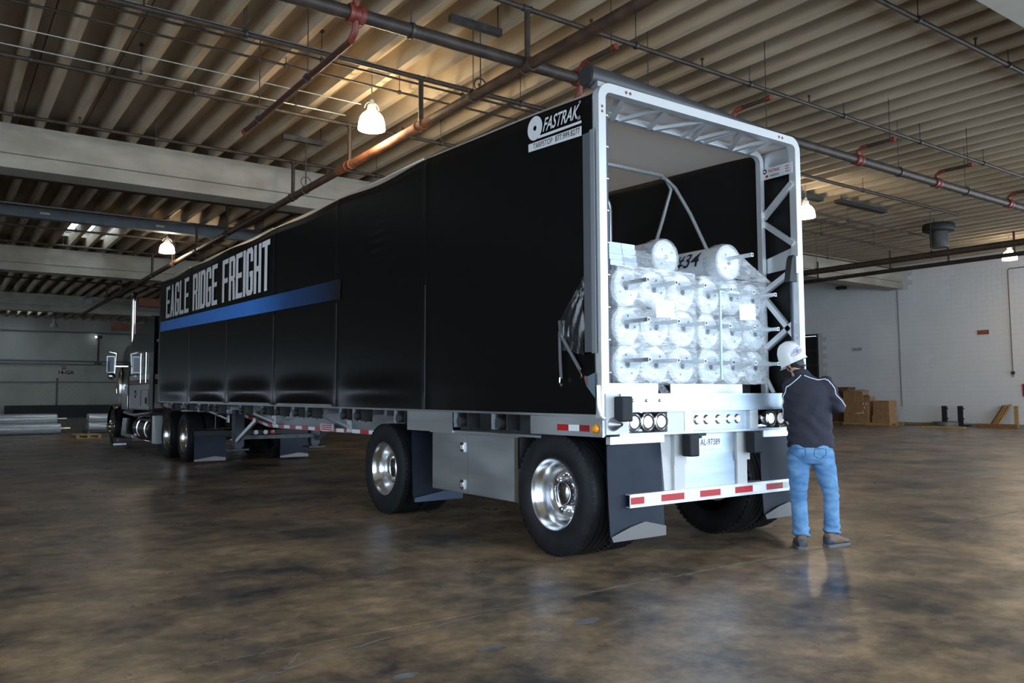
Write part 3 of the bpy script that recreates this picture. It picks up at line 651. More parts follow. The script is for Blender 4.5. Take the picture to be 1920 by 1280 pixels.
for z in (3.545, 3.52, 3.495): MB().box(1.217, 1.219, .03, .075, z, z+.006).build('plate_line', REDT, sg, smooth=False)
MB().box(-1.222, -1.195, -.025, .03, 1.42, 3.62).build('seal_strip', mat('dark_seal', (.05,.055,.07), .5), TR, smooth=False)
sc = MB()
for k in range(9): sc.ball((-1.208, -.03, 1.50+.255*k), .014, .01, .014, 10, 6)
sc.build('seal_bolts', CHR, TR)
mbz = MB()
for k in range(6): mbz.ball((1.302, -.0, 1.95+.3*k), .012, .012, .014, 8, 6)
mbz.build('hoop_bolts', CHR, TR)
rt = MB().tube([(-1.34, .06, 3.86), (-1.0, .06, 3.86), (.2, .06, 3.84), (1.18, .06, 3.80), (1.28, .06, 3.78)], [.088, .085, .06, .05, .04], 20).build('tarp_roll', mat('weathered_black_tarp', (.030,.031,.034), .45), TR)
MB().tube([(-1.352, .06, 3.86), (-1.338, .06, 3.86)], .08, 20).build('roll_end', mat('end_disc_black', (.012,.012,.012), .7), rt)
MB().box(-1.30, -1.22, -.03, .05, 3.76, 3.80).build('roll_bracket', ALUD, rt, smooth=False)
# rear edge of the left side tarp: clear strip, open flap, straps
MB().box(-1.330, -1.318, .045, .125, 1.66, 3.40).build('edge_strip', mat('grey_vinyl_strip', (.085,.09,.10), .35), TR, smooth=False)
MB().box(-1.322, -1.314, .0, .05, 1.65, 3.42).build('edge_strip', mat('pale_vinyl_strip', (.20,.215,.235), .3), TR, smooth=False)
def flapfn(u, v):
    z = 1.64+.62*v; wdt = (.0+.30*math.sin(min(1, (1-v)*1.15)*PI*.62)**1.2) if v < 1 else 0
    y = .125+wdt*u; return (-1.335-.05*math.sin(PI*u)*(1-v)*math.sin(PI*min(1, (1-v)+.15))-.006*math.sin(u*21+v*13), y, z+.05*u*(1-v))
MB().grid(flapfn, 14, 22).build('open_flap', mat('flap_vinyl', (.014,.014,.015), .28, bump=.3, bscale=9), TR, fix=False)
MB().bar((-1.345, .40, 1.93), (-1.345, .385, 1.79), .04, .025).build('buckle', ALUP, TR, smooth=False)
st = MB().bar((-1.34, .425, 1.84), (-1.34, .42, 1.62), .03, .006, (1,0,0)); st.bar((-1.34, .42, 1.62), (-1.335, .415, 1.46), .03, .006, (1,0,0))
st = st.build('strap', mat('grey_strap', (.13,.13,.135), .7), TR, smooth=False)
MB().tube([(-1.345, .415, 1.47), (-1.345, .42, 1.43), (-1.345, .40, 1.40), (-1.345, .385, 1.42)], .007, 6).build('hook', CHR, st)
s2 = MB().bar((-1.345, .39, 1.80), (-1.335, .175, 1.52), .03, .006, (1,0,0)).build('strap', mat('grey_strap', (.13,.13,.135), .7), TR, smooth=False)
MB().tube([(-1.345, .18, 1.53), (-1.345, .15, 1.49), (-1.345, .14, 1.47), (-1.345, .155, 1.46)], .007, 6).build('hook', CHR, s2)
MB().add([(-1.322, .135, 1.46), (-1.322, .015, 1.50), (-1.322, .015, 1.30), (-1.322, .12, 1.40)], [(0,1,2,3)]).build('gap_lining', mat('steel_blue_lining', (.12,.17,.22), .5), TR, smooth=False, fix=False)
MB().add([(-1.323, .15, 1.475), (-1.323, .105, 1.475), (-1.323, .09, 1.40), (-1.323, .12, 1.40)], [(0,1,2,3)]).build('gap_lining', mat('dull_red_lining', (.20,.08,.075), .6), TR, smooth=False, fix=False)
# interior bows
for k, (yb, sp) in enumerate([(1.53, .75), (2.6, 0), (5.0, 0), (7.35, 0), (9.75, 0), (12.3, 0)]):
    zz = zt(yb)-.045; r = .2; mb = MB()
    for s in ((1, -1) if k else (1,)):
        if sp:
            for e, zl in ((-1.25, 1.34), (1.1, 1.34)):
                P = [V(1.0, yb+.02, zz), V(1.12, yb+.03, zz-.02), V(1.20, yb+.03*(1 if e > 0 else -1), zz-.12), V(1.225, yb+e*.18, zz-.45), V(1.225, yb+e, zl)]
                mb.tube(P, .021, 10)
        else:
            mb.tube([V(s*1.225, yb, 1.34), V(s*1.225, yb, zz-r)]+arc((s*(1.225-r), yb, zz-r), r, 0, PI/2, 6, (s,0,0), (0,0,1))[1:], .024, 10)
    mb.tube([V(-1.1 if not k else -1.03, yb, zz), V(1.03, yb, zz)], .022, 10)
    mb.build('roof_bow', GALV, TR)
# ---- deck, rails, frame
MB().box(-1.22, 1.22, 0, 14.9, 1.24, 1.335).build('deck', ALU, TR, smooth=False)
for s in (-1, 1):
    P = lambda x0, x1, z0, z1: MB().hexa([(s*x0, 0, z0), (s*x1, 0, z0), (s*x1, 14.95, z0+.065), (s*x0, 14.95, z0+.065), (s*x0, 0, z1), (s*x1, 0, z1), (s*x1, 14.95, z1+.05), (s*x0, 14.95, z1+.05)])
    P(1.16, 1.295, 1.155, 1.21).build('side_rail', ALUD, TR, smooth=False)
    b = MB(); pr = [(.1, 1.02), (.1, .84), (9.6, .80), (11.3, .985), (14.7, .985), (14.7, 1.2), (.1, 1.2)]
    b.prism([(s*.5-.008, y, z) for y, z in pr], (.016, 0, 0))
    for (ya, za), (yb2, zb2) in [((.1, .84), (9.6, .80)), ((9.6, .80), (11.3, .985)), ((11.3, .985), (14.7, .985))]: b.bar((s*.5, ya, za), (s*.5, yb2, zb2), .15, .022)
    b.build('main_beam', ALUD, TR, smooth=False)
# conspicuity tape on the left beam
tp = MB(); tq = MB(); pts = []
y = 5.0; i = 0
while y < 11.2:
    z = lambda q: .80+(.0+.004*(9.6-q)) if q < 9.6 else .80+(q-9.6)*.109
    q = [(-.585, y, z(y)-.005), (-.585, y+.27, z(y+.27)-.005), (-.585, y+.27, z(y+.27)+.048), (-.585, y, z(y)+.048)]
    MB().add(q, [(0,1,2,3)]).build('reflective_tape', REDT if i % 2 == 0 else WHTT, TR, smooth=False, fix=False)
    y += .275; i += 1
for y in range(0, 25):
    yy = .3+y*.6
    MB().box(-1.16, 1.16, yy-.03, yy+.03, 1.10, 1.16).build('cross_member', ALUD, TR, smooth=False)
for y in (9.3, 6.15, 12.0): # outriggers with bright diagonal braces
    MB().bar((-.58, y, .87), (-1.15, y+.05, 1.13), .03, .09, (0,1,0)).build('brace', ALUW, TR, smooth=False)
    MB().box(-.62, -.585, y-.05, y+.05, .82, 1.15).build('bracket', ALUW, TR, smooth=False)
wp = MB().box(-.60, -.586, 6.72, 7.22, .815, .915).build('warning_plate', WHTP, TR, smooth=False)
for k in range(3): MB().box(-.603, -.60, 6.78, 7.16, .825+.03*k, .842+.03*k).build('plate_line', REDT, wp, smooth=False)
# winches under the left rail
wy = [1.36, 2.02, 3.3, 4.4, 4.8, 5.95, 6.45, 7.2, 7.8, 8.9, 10.4, 10.8, 11.4, 12.4, 13.6]
def winch():
    m = MB(); m.box(-.012, .012, -.07, .07, -.16, 0); m.mi = 1
    m.tube([(-.03, -.02, -.09), (-.16, -.02, -.09)], .045, 12); m.mi = 0
    m.tube([(-.17, -.02, -.09), (.03, -.02, -.09)], .025, 8)
    m.box(-.02, -.005, .05, .065, -.17, 0); m.box(-.14, .0, .075, .09, -.14, 0); m.box(-.14, 0, -.09, -.075, -.15, 0)
    return m.mesh('winch', [DSTEEL, BLKM])
wm = winch(); wrn = MB().lathe([(0, .01), (.05, .01), (.05, -.02), (.0, -.02)], (-.175, -.02, -.09), (1,0,0), 10).mesh('ratchet', DSTEEL)
hk = MB().box(-.02, .02, -.03, .03, -.15, 0).mesh('strap_end', mat('blue_grey_strap', (.20,.23,.26), .6), smooth=False)
for y in wy:
    o = link('winch', wm, TR); o.location = (-1.13, y, zb(y)-.015); 
    c = link('ratchet', wrn, o)
    c = link('strap_end', hk, o); c.location = (-.13, .12, 0)
for o in [o for o in bpy.data.objects if o.name.startswith('winch')]: o.matrix_parent_inverse = Matrix.Translation(-BASE[TR])
# ---- rear tail
MB().box(-1.13, 1.22, -.06, 0, 1.195, 1.335).build('tail_beam', TAILM, TR, smooth=False)
MB().box(-1.13, 1.22, -.068, -.06, 1.315, 1.337).box(-1.13, 1.22, -.068, -.06, 1.19, 1.21).build('tail_lip', TAILM, TR, smooth=False)
tb = MB()
for x in (-1.0, -.85, -.7): tb.ball((x, -.064, 1.28), .012, .01, .012, 8, 6)
tb.build('tail_bolts', CHR, TR)
MB().box(-1.27, -1.03, -.05, .02, 1.02, 1.335).build('corner_post', WHT, TR, smooth=False)
MB().box(1.06, 1.27, -.05, .02, 1.02, 1.335).build('corner_post', WHT, TR, smooth=False)
MB().box(-1.03, 1.06, .10, .12, 1.02, 1.20).build('light_recess', DCHR, TR, smooth=False)
MB().box(-1.14, 1.16, -.06, .12, 1.005, 1.025).build('light_shelf', TAILM, TR, smooth=False)
MB().box(-.60, -.40, -.045, .1, 1.025, 1.195).build('panel_plate', WHT, TR, smooth=False)
MB().box(-.40, -.31, -.05, .1, 1.025, 1.195).build('panel_plate', ALUW, TR, smooth=False)
MB().box(-.31, .44, -.02, .0, 1.025, 1.195).build('marker_panel', TAILM, TR, smooth=False)
MB().box(.44, .55, -.05, .1, 1.025, 1.195).build('panel_plate', ALU, TR, smooth=False)
for x in (-.97, -.82, -.67, .74, .88, 1.02):
    o = MB().lathe([(.064, .06), (.076, .02), (.076, -.005), (.066, -.01), (.060, .0)], (x, -.045, 1.11), (0,1,0), 24).build('tail_light', CHR, TR)
    MB().lathe([(.064, -.004), (.048, .0)], (x, -.045, 1.11), (0,1,0), 20).build('gasket', BLKM, o, fix=False)
    MB().lathe([(.0, -.012), (.03, -.011), (.046, -.006), (.05, .005)], (x, -.045, 1.11), (0,1,0), 20).build('lens', LEDW, o)
for x in (-.22, -.10, .05, .19, .30):
    o = MB().lathe([(.042, .02), (.042, .0), (.03, -.012), (.026, -.004)], (x, -.022, 1.115), (0,1,0), 18).build('marker_light', CHR, TR)
    MB().lathe([(.0, -.014), (.016, -.012), (.026, -.004)], (x, -.024, 1.115), (0,1,0), 14).build('lens', LEDW, o)
def rbox(name, m, parent, x0, x1, y0, y1, z0, z1, bev): return box(name, m, parent, x0, x1, y0, y1, z0, z1, bev=bev)
for x0, x1, z0, z1 in [(-1.19, -1.08, 1.12, 1.315), (-.445, -.335, .82, 1.005), (.37, .475, .815, 1.005), (1.10, 1.19, 1.12, 1.31)]: rbox('dock_bumper', GREYB, TR, x0, x1, -.15, -.05, z0, z1, .012)
# amber side lamp and cone fixture
MB().lathe([(.0, -.03), (.02, -.028), (.034, -.012), (.036, 0)], (-1.305, .03, 1.065), (1,0,0), 16).build('side_marker', AMB, TR)
MB().box(-1.30, -1.27, -.04, .11, 1.01, 1.13).build('marker_bracket', ALUD, TR, smooth=False)
MB().lathe([(.055, .0), (.05, -.02), (.03, -.06), (.012, -.10)], (-1.20, -.05, 1.10), (0,1,0), 18).build('cone_fixture', ALUD, TR)
for k in range(3): MB().add([(-1.292, .10+.145*k, 1.04), (-1.292, .235+.145*k, 1.04), (-1.292, .235+.145*k, 1.09), (-1.292, .10+.145*k, 1.09)], [(0,1,2,3)]).build('reflective_tape', [mat('dark_red_reflector', (.28,.008,.012), .4), WHTT, REDT][k], TR, smooth=False, fix=False)
MB().box(-1.285, -1.265, -.02, .9, 1.0, 1.155).build('side_skirt', ALUD, TR, smooth=False)
# centre plate, legs and under-ride bar
MB().box(-.34, .42, .02, .035, .52, 1.01).build('rear_plate', TAILM, TR, smooth=False)
MB().box(-.485, -.34, -.01, .1, .75, 1.01).box(-.48, -.355, .0, .1, .50, .75).build('frame_leg', WHT, TR, smooth=False)
MB().box(.30, .475, -.01, .1, .75, 1.01).box(.315, .445, .0, .1, .50, .75).build('frame_leg', WHT, TR, smooth=False)
MB().hexa([(-.565, .03, .50), (-.46, .03, .50), (-.46, .09, .50), (-.565, .09, .50), (-.61, .03, 1.0), (-.47, .03, 1.0), (-.47, .09, 1.0), (-.61, .09, 1.0)]).build('frame_leg', WHT, TR, smooth=False)
bp = MB()
x0, x1, y0, y1, z0, z1, t = -1.003, 1.036, -.02, .09, .44, .545, .008
for b in ((x0,x1,y0,y0+t,z0,z1),(x0,x1,y1-t,y1,z0,z1),(x0,x1,y0+t,y1-t,z0,z0+t),(x0,x1,y0+t,y1-t,z1-t,z1)): bp.box(*b)
bp = bp.build('underride_bar', ALUW, TR, smooth=False)
xs = [(-.995,-.85,0),(-.85,-.66,1),(-.66,-.39,0),(-.39,-.20,1),(-.20,.06,0),(.06,.25,1),(.25,.49,0),(.49,.68,1),(.68,.92,0),(.92,1.03,1)]
for a, b, k in xs: MB().add([(a, y0-.002, .466), (b, y0-.002, .466), (b, y0-.002, .520), (a, y0-.002, .520)], [(0,1,2,3)]).build('reflective_tape', WHTT if k else REDT, bp, smooth=False, fix=False)
lp = MB().box(-.19, .09, -.012, .0, .865, 1.005).build('licence_plate', WHTP, TR, smooth=False); lp.data.materials[0] = PAPER
text('plate_number', 'AL-97389', mat('plate_blue', (.10,.13,.22), .6), lp, (-.175, -.014, .895), (1,0,0), (0,0,1), .25, .055, .01)
MB().box(-.30, -.14, -.05, .02, .98, 1.01).tube([(-.26, -.02, .99), (-.26, -.02, .945)], .022, 10).tube([(-.19, -.02, .99), (-.19, -.02, .96)], .02, 10).build('plate_lamp', BLKM, lp)
# mud flaps
def mudflap(x0, x1, y, z0, ztop, rail=True, plate=True):
    def fn(u, v): return (x0+(x1-x0)*u, y+.012*math.sin(u*5+v*2)-.02*(1-v)**2, z0+(ztop-z0)*v)
    f = MB().grid(fn, 8, 10); n = len(f.v)
    f.grid(lambda u, v: (lambda p: (p[0], p[1]+.012, p[2]))(fn(u, v)), 8, 10)
    f = f.build('mud_flap', FLAPM, TR)
    if plate:
        P = [(x0+.02, z0-.005), (x1+.01, z0-.005), (x1+.012, z0+.07), (x0+(x1-x0)*.62, z0+.125), (x0+(x1-x0)*.35, z0+.095), (x0, z0+.035)]
        MB().prism([(a, y-.032, b) for a, b in P], (0, .006, 0)).build('flap_weight', mat('dull_flap_plate', (.155,.142,.138), .42, .15), f, smooth=False)
    if rail: MB().box(x0-.0, x1+.01, y-.03, y+.02, ztop-.005, ztop+.055).build('flap_rail', ALUW, f, smooth=False)
    return f
mudflap(-1.185, -.60, .03, .195, .945); mudflap(.685, 1.24, .03, .205, .945); 
f = mudflap(-1.235, -.62, 3.10, .20, .98, False, False); MB().prism([(-1.23, 3.06, .19), (-.62, 3.06, .19), (-.62, 3.06, .25), (-.85, 3.06, .29), (-1.23, 3.06, .235)], (0, .006, 0)).build('flap_weight', mat('blue_steel_plate', (.10,.13,.18), .35, .8), f, smooth=False)
# tool box between the axles
tbx = MB().box(-1.25, -.6, 1.16, 2.63, .385, .955).build('tool_box', ALUD, TR, smooth=False)
MB().box(-1.262, -1.25, 1.95, 2.62, .39, .945).build('door', ALUD, tbx, smooth=False); MB().box(-1.262, -1.25, 1.18, 1.94, .39, .945).build('door', ALUD, tbx, smooth=False)
MB().box(-1.27, -.6, 1.10, 2.66, .955, .965).build('lid_lip', ALU, tbx, smooth=False)
MB().box(-1.268, -1.25, 1.11, 1.16, .385, .955).build('end_trim', ALUP, tbx, smooth=False)
for z in (.83, .47):
    h = MB().box(-1.275, -1.262, 2.0, 2.06, z-.045, z+.045).build('latch', CHR, tbx, smooth=False); MB().tube([(-1.28, 2.03, z-.02), (-1.285, 2.03, z+.02)], .018, 10).build('latch_knob', DCHR, h)
MB().box(-1.28, -1.27, 2.20, 3.14, .965, 1.185).build('fender_plate', ALU, TR, smooth=False)
MB().box(-1.27, -.55, .78, 2.2, .965, .985).build('step_plate', ALUD, TR, smooth=False)
# ---- wheels
def wheel_meshes():
    # axis along +x pointing inboard from the outer face at x = 0; tyre width .27
    t = [(.295,.02),(.315,.0),(.36,-.012),(.42,-.016),(.47,-.004),(.498,.012),(.507,.035)]
    for k in range(4):
        a = .045+k*.055; t += [(.507,a),(.507,a+.04),(.499,a+.043),(.499,a+.052)]
    t += [(.507,.262),(.498,.285),(.47,.302),(.42,.312),(.36,.308),(.315,.296),(.295,.28)]
    tire = MB().lathe(t, (0,0,0), (1,0,0), 56)
    for k in range(56):        # shoulder blocks
        a = 2*PI*k/56
        for x in (.012, .275):
            c = V(x, math.cos(a)*.503, math.sin(a)*.503); u = V(0, -math.sin(a), math.cos(a)); rr = V(0, math.cos(a), math.sin(a))
            tire.hexa([c-u*.018-V(.012,0,0)-rr*.02, c+u*.018-V(.012,0,0)-rr*.02, c+u*.018+V(.02,0,0)-rr*.02, c-u*.018+V(.02,0,0)-rr*.02,
                       c-u*.018-V(.004,0,0)+rr*.004, c+u*.018-V(.004,0,0)+rr*.004, c+u*.018+V(.02,0,0)+rr*.004, c-u*.018+V(.02,0,0)+rr*.004])
    tire = tire.mesh('wheel', RUB)
    def rim(deep):
        d = .17 if deep else -.02
        p = [(.296,.03),(.306,.012),(.300,-.004),(.292,-.002),(.284,.02),(.276,.045),(.262,.06)]
        if deep: p += [(.250,.09),(.238,.13),(.226,.165),(.205,.185),(.165,.182),(.112,.165)]
        else: p += [(.25,.05),(.235,.03),(.21,.0),(.17,-.03),(.12,-.05)]
        r = MB().lathe(p, (0,0,0), (1,0,0), 48).mesh('rim', ALUP)
        if deep: hb = MB().lathe([(.112,.17),(.105,.12),(.098,.10),(.092,.095),(.0,.088)], (0,0,0), (1,0,0), 28).mesh('hub_cap', DCHR)
        else: hb = MB().lathe([(.12,-.05),(.10,-.09),(.085,-.13),(.06,-.16),(.0,-.17)], (0,0,0), (1,0,0), 24).mesh('hub_cap', CHR)
        hh = MB(); nn = MB()
        for k in range(5):
            a = 2*PI*k/5+.35; q = .197 if deep else .19; x = .178 if deep else -.022
            hh.lathe([(0,.0),(.026,.0),(.026,.02)], (x, math.cos(a)*q, math.sin(a)*q), (1,0,0), 14)
        for k in range(10):
            a = 2*PI*k/10+.1; q = .150; x = .172 if deep else -.04
            nn.lathe([(.0,-.035),(.010,-.03),(.016,-.01),(.018,.01)], (x, math.cos(a)*q, math.sin(a)*q), (1,0,0), 8)
        return r, hb, hh.mesh('hand_holes', BLKM), nn.mesh('lug_nuts', CHR)
    return tire, rim(True), rim(False)
WT, WD, WC = wheel_meshes()
def wheel(parent, x, y, z, flip, deep, inner=False, rz=0):
    o = link('wheel', WT, parent); o.matrix_parent_inverse = Matrix.Translation(-BASE[parent])
    o.location = (x, y, z); o.rotation_euler = (0, 0, (PI if flip else 0)+rz)
    if not inner:
        for nm, me in zip(('rim', 'hub_cap', 'hand_holes', 'lug_nuts'), WD if deep else WC): link(nm, me, o)
    else: link('rim', WD[0], o)
    return o
for y in (.627, 3.727):
    for s in (-1, 1):
        wheel(TR, s*1.262, y, .507, s > 0, True); wheel(TR, s*.93, y, .507, s > 0, True, True)
    MB().tube([(-1.0, y, .507), (1.0, y, .507)], .065, 12).build('axle', DSTEEL, TR)
    for s in (-1, 1):
        MB().box(s*.5-.05, s*.5+.05, y-.35, y+.35, .62, .82).build('suspension', BLKM, TR, smooth=False)
        MB().lathe([(.11, 0), (.13, .05), (.11, .09), (.13, .14), (.11, .2)], (s*.5, y-.3, .82), (0,0,1), 16).build('air_spring', BLKM, TR)
# landing gear
for s in (-1, 1):
    MB().box(s*.75-.09, s*.75+.09, 10.75, 10.93, .40, 1.15).box(s*.75-.065, s*.75+.065, 10.77, 10.91, .36, .5).box(s*.75-.16, s*.75+.16, 10.66, 11.02, .33, .36).build('landing_leg', mat('leg_paint', (.03,.035,.045), .5), TR, smooth=False)
MB().bar((-.80, 10.75, .50), (-.80, 9.6, .93), .05, .07).build('leg_brace', ALU, TR, smooth=False)
MB().bar((.80, 10.75, .50), (.80, 9.6, .93), .05, .07).build('leg_brace', ALU, TR, smooth=False)
MB().bar((-.75, 10.72, .57), (.75, 10.72, .57), .04, .07).build('leg_tie', DSTEEL, TR, smooth=False)
MB().tube([(-.75, 10.9, 1.0), (-1.15, 10.9, 1.0), (-1.15, 10.9, .75)], .012, 6).build('crank', DSTEEL, TR)

# ================================================================ THE TRACTOR
TK = thing('truck_tractor', 'black and white truck tractor with chrome exhaust stack coupled to the trailer front', 'truck', (0, 17.5, 0))
for y in (12.97, 14.45):
    for s in (-1, 1):
        wheel(TK, s*1.215, y, .507, s > 0, True); wheel(TK, s*.88, y, .507, s > 0, True, True)
    MB().tube([(-1, y, .507), (1, y, .507)], .08, 12).build('axle', DSTEEL, TK)
for s in (-1, 1): wheel(TK, s*1.19, 21.2, .507, s > 0, False)
for s in (-1, 1): MB().box(s*.43-.04, s*.43+.04, 12.1, 22.2, .70, .98).build('chassis_rail', BLKM, TK, smooth=False)
MB().lathe([(.0,.08),(.45,.08),(.47,.04),(.47,0),(0,0)], (0, 13.7, 1.02), (0,0,1), 24).build('fifth_wheel', DSTEEL, TK)
MB().box(-.45, .45, 14.9, 16.4, .98, 1.02).build('deck_plate', ALUD, TK, smooth=False)
# sleeper
SB = MB(); pr = [(16.6, 1.02), (19.15, 1.02), (19.15, 2.72), (18.75, 2.98), (17.1, 3.30), (16.62, 3.34)]
SB.prism([(-1.14, y, z) for y, z in pr], (2.28, 0, 0)); SB.build('sleeper', BLK, TK, smooth=False)
def side_panel(nm, y0, y1, z0, z1, m, x=-1.148, par=None): return MB().box(x, x+.012, y0, y1, z0, z1).build(nm, m, par or TK, smooth=False)
sw = side_panel('lower_panel', 16.62, 19.13, 1.04, 1.66, WHT); side_panel('stripe', 16.62, 19.13, 1.69, 1.75, MAROON); side_panel('stripe', 16.62, 19.13, 1.78, 1.90, WHT); side_panel('stripe', 16.62, 19.13, 1.03, 1.05, MAROON, -1.15)
for yy in (17.0, 17.62): MB().tube([(-1.165, yy, 1.70), (-1.165, yy, 2.45)], .014, 8).build('grab_rail', CHR, TK)
for a, b in (((16.72, 1.52), (17.6, 1.52)), ((17.6, 1.52), (17.6, 1.12)), ((16.72, 1.52), (16.72, 1.12))):
    MB().bar((-1.152, a[0], a[1]), (-1.152, b[0], b[1]), .008, .012, (1,0,0)).build('panel_seam', BLKM, sw, smooth=False)
MB().lathe([(0, -.012), (.10, -.012), (.105, 0)], (-1.148, 18.3, 1.42), (1,0,0), 20).build('oval_emblem', BLKM, sw)
eb = MB()
for k in range(3): eb.box(-1.163, -1.160, 18.22, 18.38, 1.38+.03*k, 1.395+.03*k)
eb.build('emblem_lettering', GRYP, sw, smooth=False)
MB().tube([(-1.16, 16.95, 1.18), (-1.17, 16.93, 1.26), (-1.16, 16.95, 1.33)], .02, 8).build('locker_handle', BLKM, sw)
# sleeper rear wall: white below, black above, grab handle, lamp, hose hanger
MB().box(-1.10, 1.10, 16.585, 16.60, 1.07, 1.66).build('rear_panel', WHT, TK, smooth=False); MB().box(-1.10, 1.10, 16.58, 16.60, 1.02, 1.065).build('rear_stripe', MAROON, TK, smooth=False)
MB().box(-1.10, 1.10, 16.585, 16.60, 1.69, 1.75).build('rear_stripe', MAROON, TK, smooth=False); MB().box(-1.10, 1.10, 16.583, 16.60, 1.78, 1.90).build('rear_stripe', WHT, TK, smooth=False)
MB().box(-1.02, -.86, 16.56, 16.585, 2.70, 2.76).build('rear_lamp', WHTP, TK, smooth=False)
MB().box(-.97, -.92, 16.55, 16.585, 2.18, 2.52).build('rear_light_bar', ALUW, TK, smooth=False)
MB().tube([(-.93, 16.5, 1.75), (-.93, 16.5, 2.12)], .014, 8).build('grab_rail', CHR, TK)
MB().tube(arc((-.80, 16.5, 1.17), .09, 0, 2*PI, 16, (1,0,0), (0,0,1)), .014, 6).build('hose_coil', BLKM, TK)
MB().box(-1.16, -1.12, 16.2, 16.62, 1.05, 3.30).build('cab_extender', BLK, TK, smooth=False)
# day cab, hood
CB = MB(); pr = [(19.2, .95), (21.0, .95), (21.0, 1.95), (20.75, 2.62), (20.3, 2.78), (19.2, 2.80)]
CB.prism([(-1.02, y, z) for y, z in pr], (2.04, 0, 0)); CB.build('cab', BLK, TK, smooth=False)
MB().box(-1.03, -1.02, 19.35, 20.85, 1.0, 1.66).build('door', WHT, TK, smooth=False); MB().box(-1.03, -1.02, 19.45, 20.7, 1.95, 2.55).build('side_window', GLASSB, TK, smooth=False)
MB().add([(-.95, 20.98, 2.0), (.95, 20.98, 2.0), (.9, 20.77, 2.6), (-.9, 20.77, 2.6)], [(0,1,2,3)]).build('windscreen', GLASSB, TK, smooth=False, fix=False)
HD = MB(); HD.hexa([(-.62, 21.0, .95), (.62, 21.0, .95), (.55, 22.3, .75), (-.55, 22.3, .75), (-.72, 21.0, 1.95), (.72, 21.0, 1.95), (.55, 22.3, 1.70), (-.55, 22.3, 1.70)])
HD.build('hood', BLK, TK, smooth=False)
MB().box(-.5, .5, 22.29, 22.36, .75, 1.68).build('grille', CHR, TK, smooth=False); MB().box(-.95, .95, 22.36, 22.5, .35, .72).build('front_bumper', CHR, TK, smooth=False)
for s in (-1, 1):      # front fenders as arches
    P = [(s*.86, 0, 0)]; mb = MB(); R = []
    for i in range(13):
        a = -.15+PI*(.98)*i/12; R.append((21.2+math.cos(a)*.66, .50+math.sin(a)*.62))
    vs = []
    for y, z in R: vs += [(s*.62, y, z), (s*1.23, y, z), (s*1.23, y, z+.03), (s*.62, y, z+.03)]
    mb.add(vs, [(i*4+k, i*4+(k+1) % 4, i*4+4+(k+1) % 4, i*4+4+k) for i in range(12) for k in range(4)]+[(3,2,1,0), (48,49,50,51)])
    mb.build('fender', BLK, TK)
    MB().tube([(s*.9, 21.4, 1.15), (s*.9, 21.4, 1.45)], .02, 8).build('marker_stem', CHR, TK); MB().box(s*.98-.05, s*.98+.05, 21.32, 21.38, 1.22, 1.36).build('turn_signal', WHTP, TK, smooth=False)
ff = MB().box(-1.28, -.80, 20.45, 20.47, -.0, .22).build('front_flap', mat('navy_flap', (.03,.03,.05), .5), TK, smooth=False)
text('flap_lettering', 'KENWORTH', mat('pink_ink', (.42,.12,.13), .6), ff, (-1.12, 20.446, .12), (1,0,0), (0,0,1), .30, .05, .01)
MB().box(-1.20, -1.14, 20.445, 20.45, .11, .18).build('flap_badge', mat('pink_ink', (.42,.12,.13), .6), ff, smooth=False)
MB().box(-1.28, -.95, 20.44, 20.45, .005, .05).build('flap_weight', ALUP, ff, smooth=False)
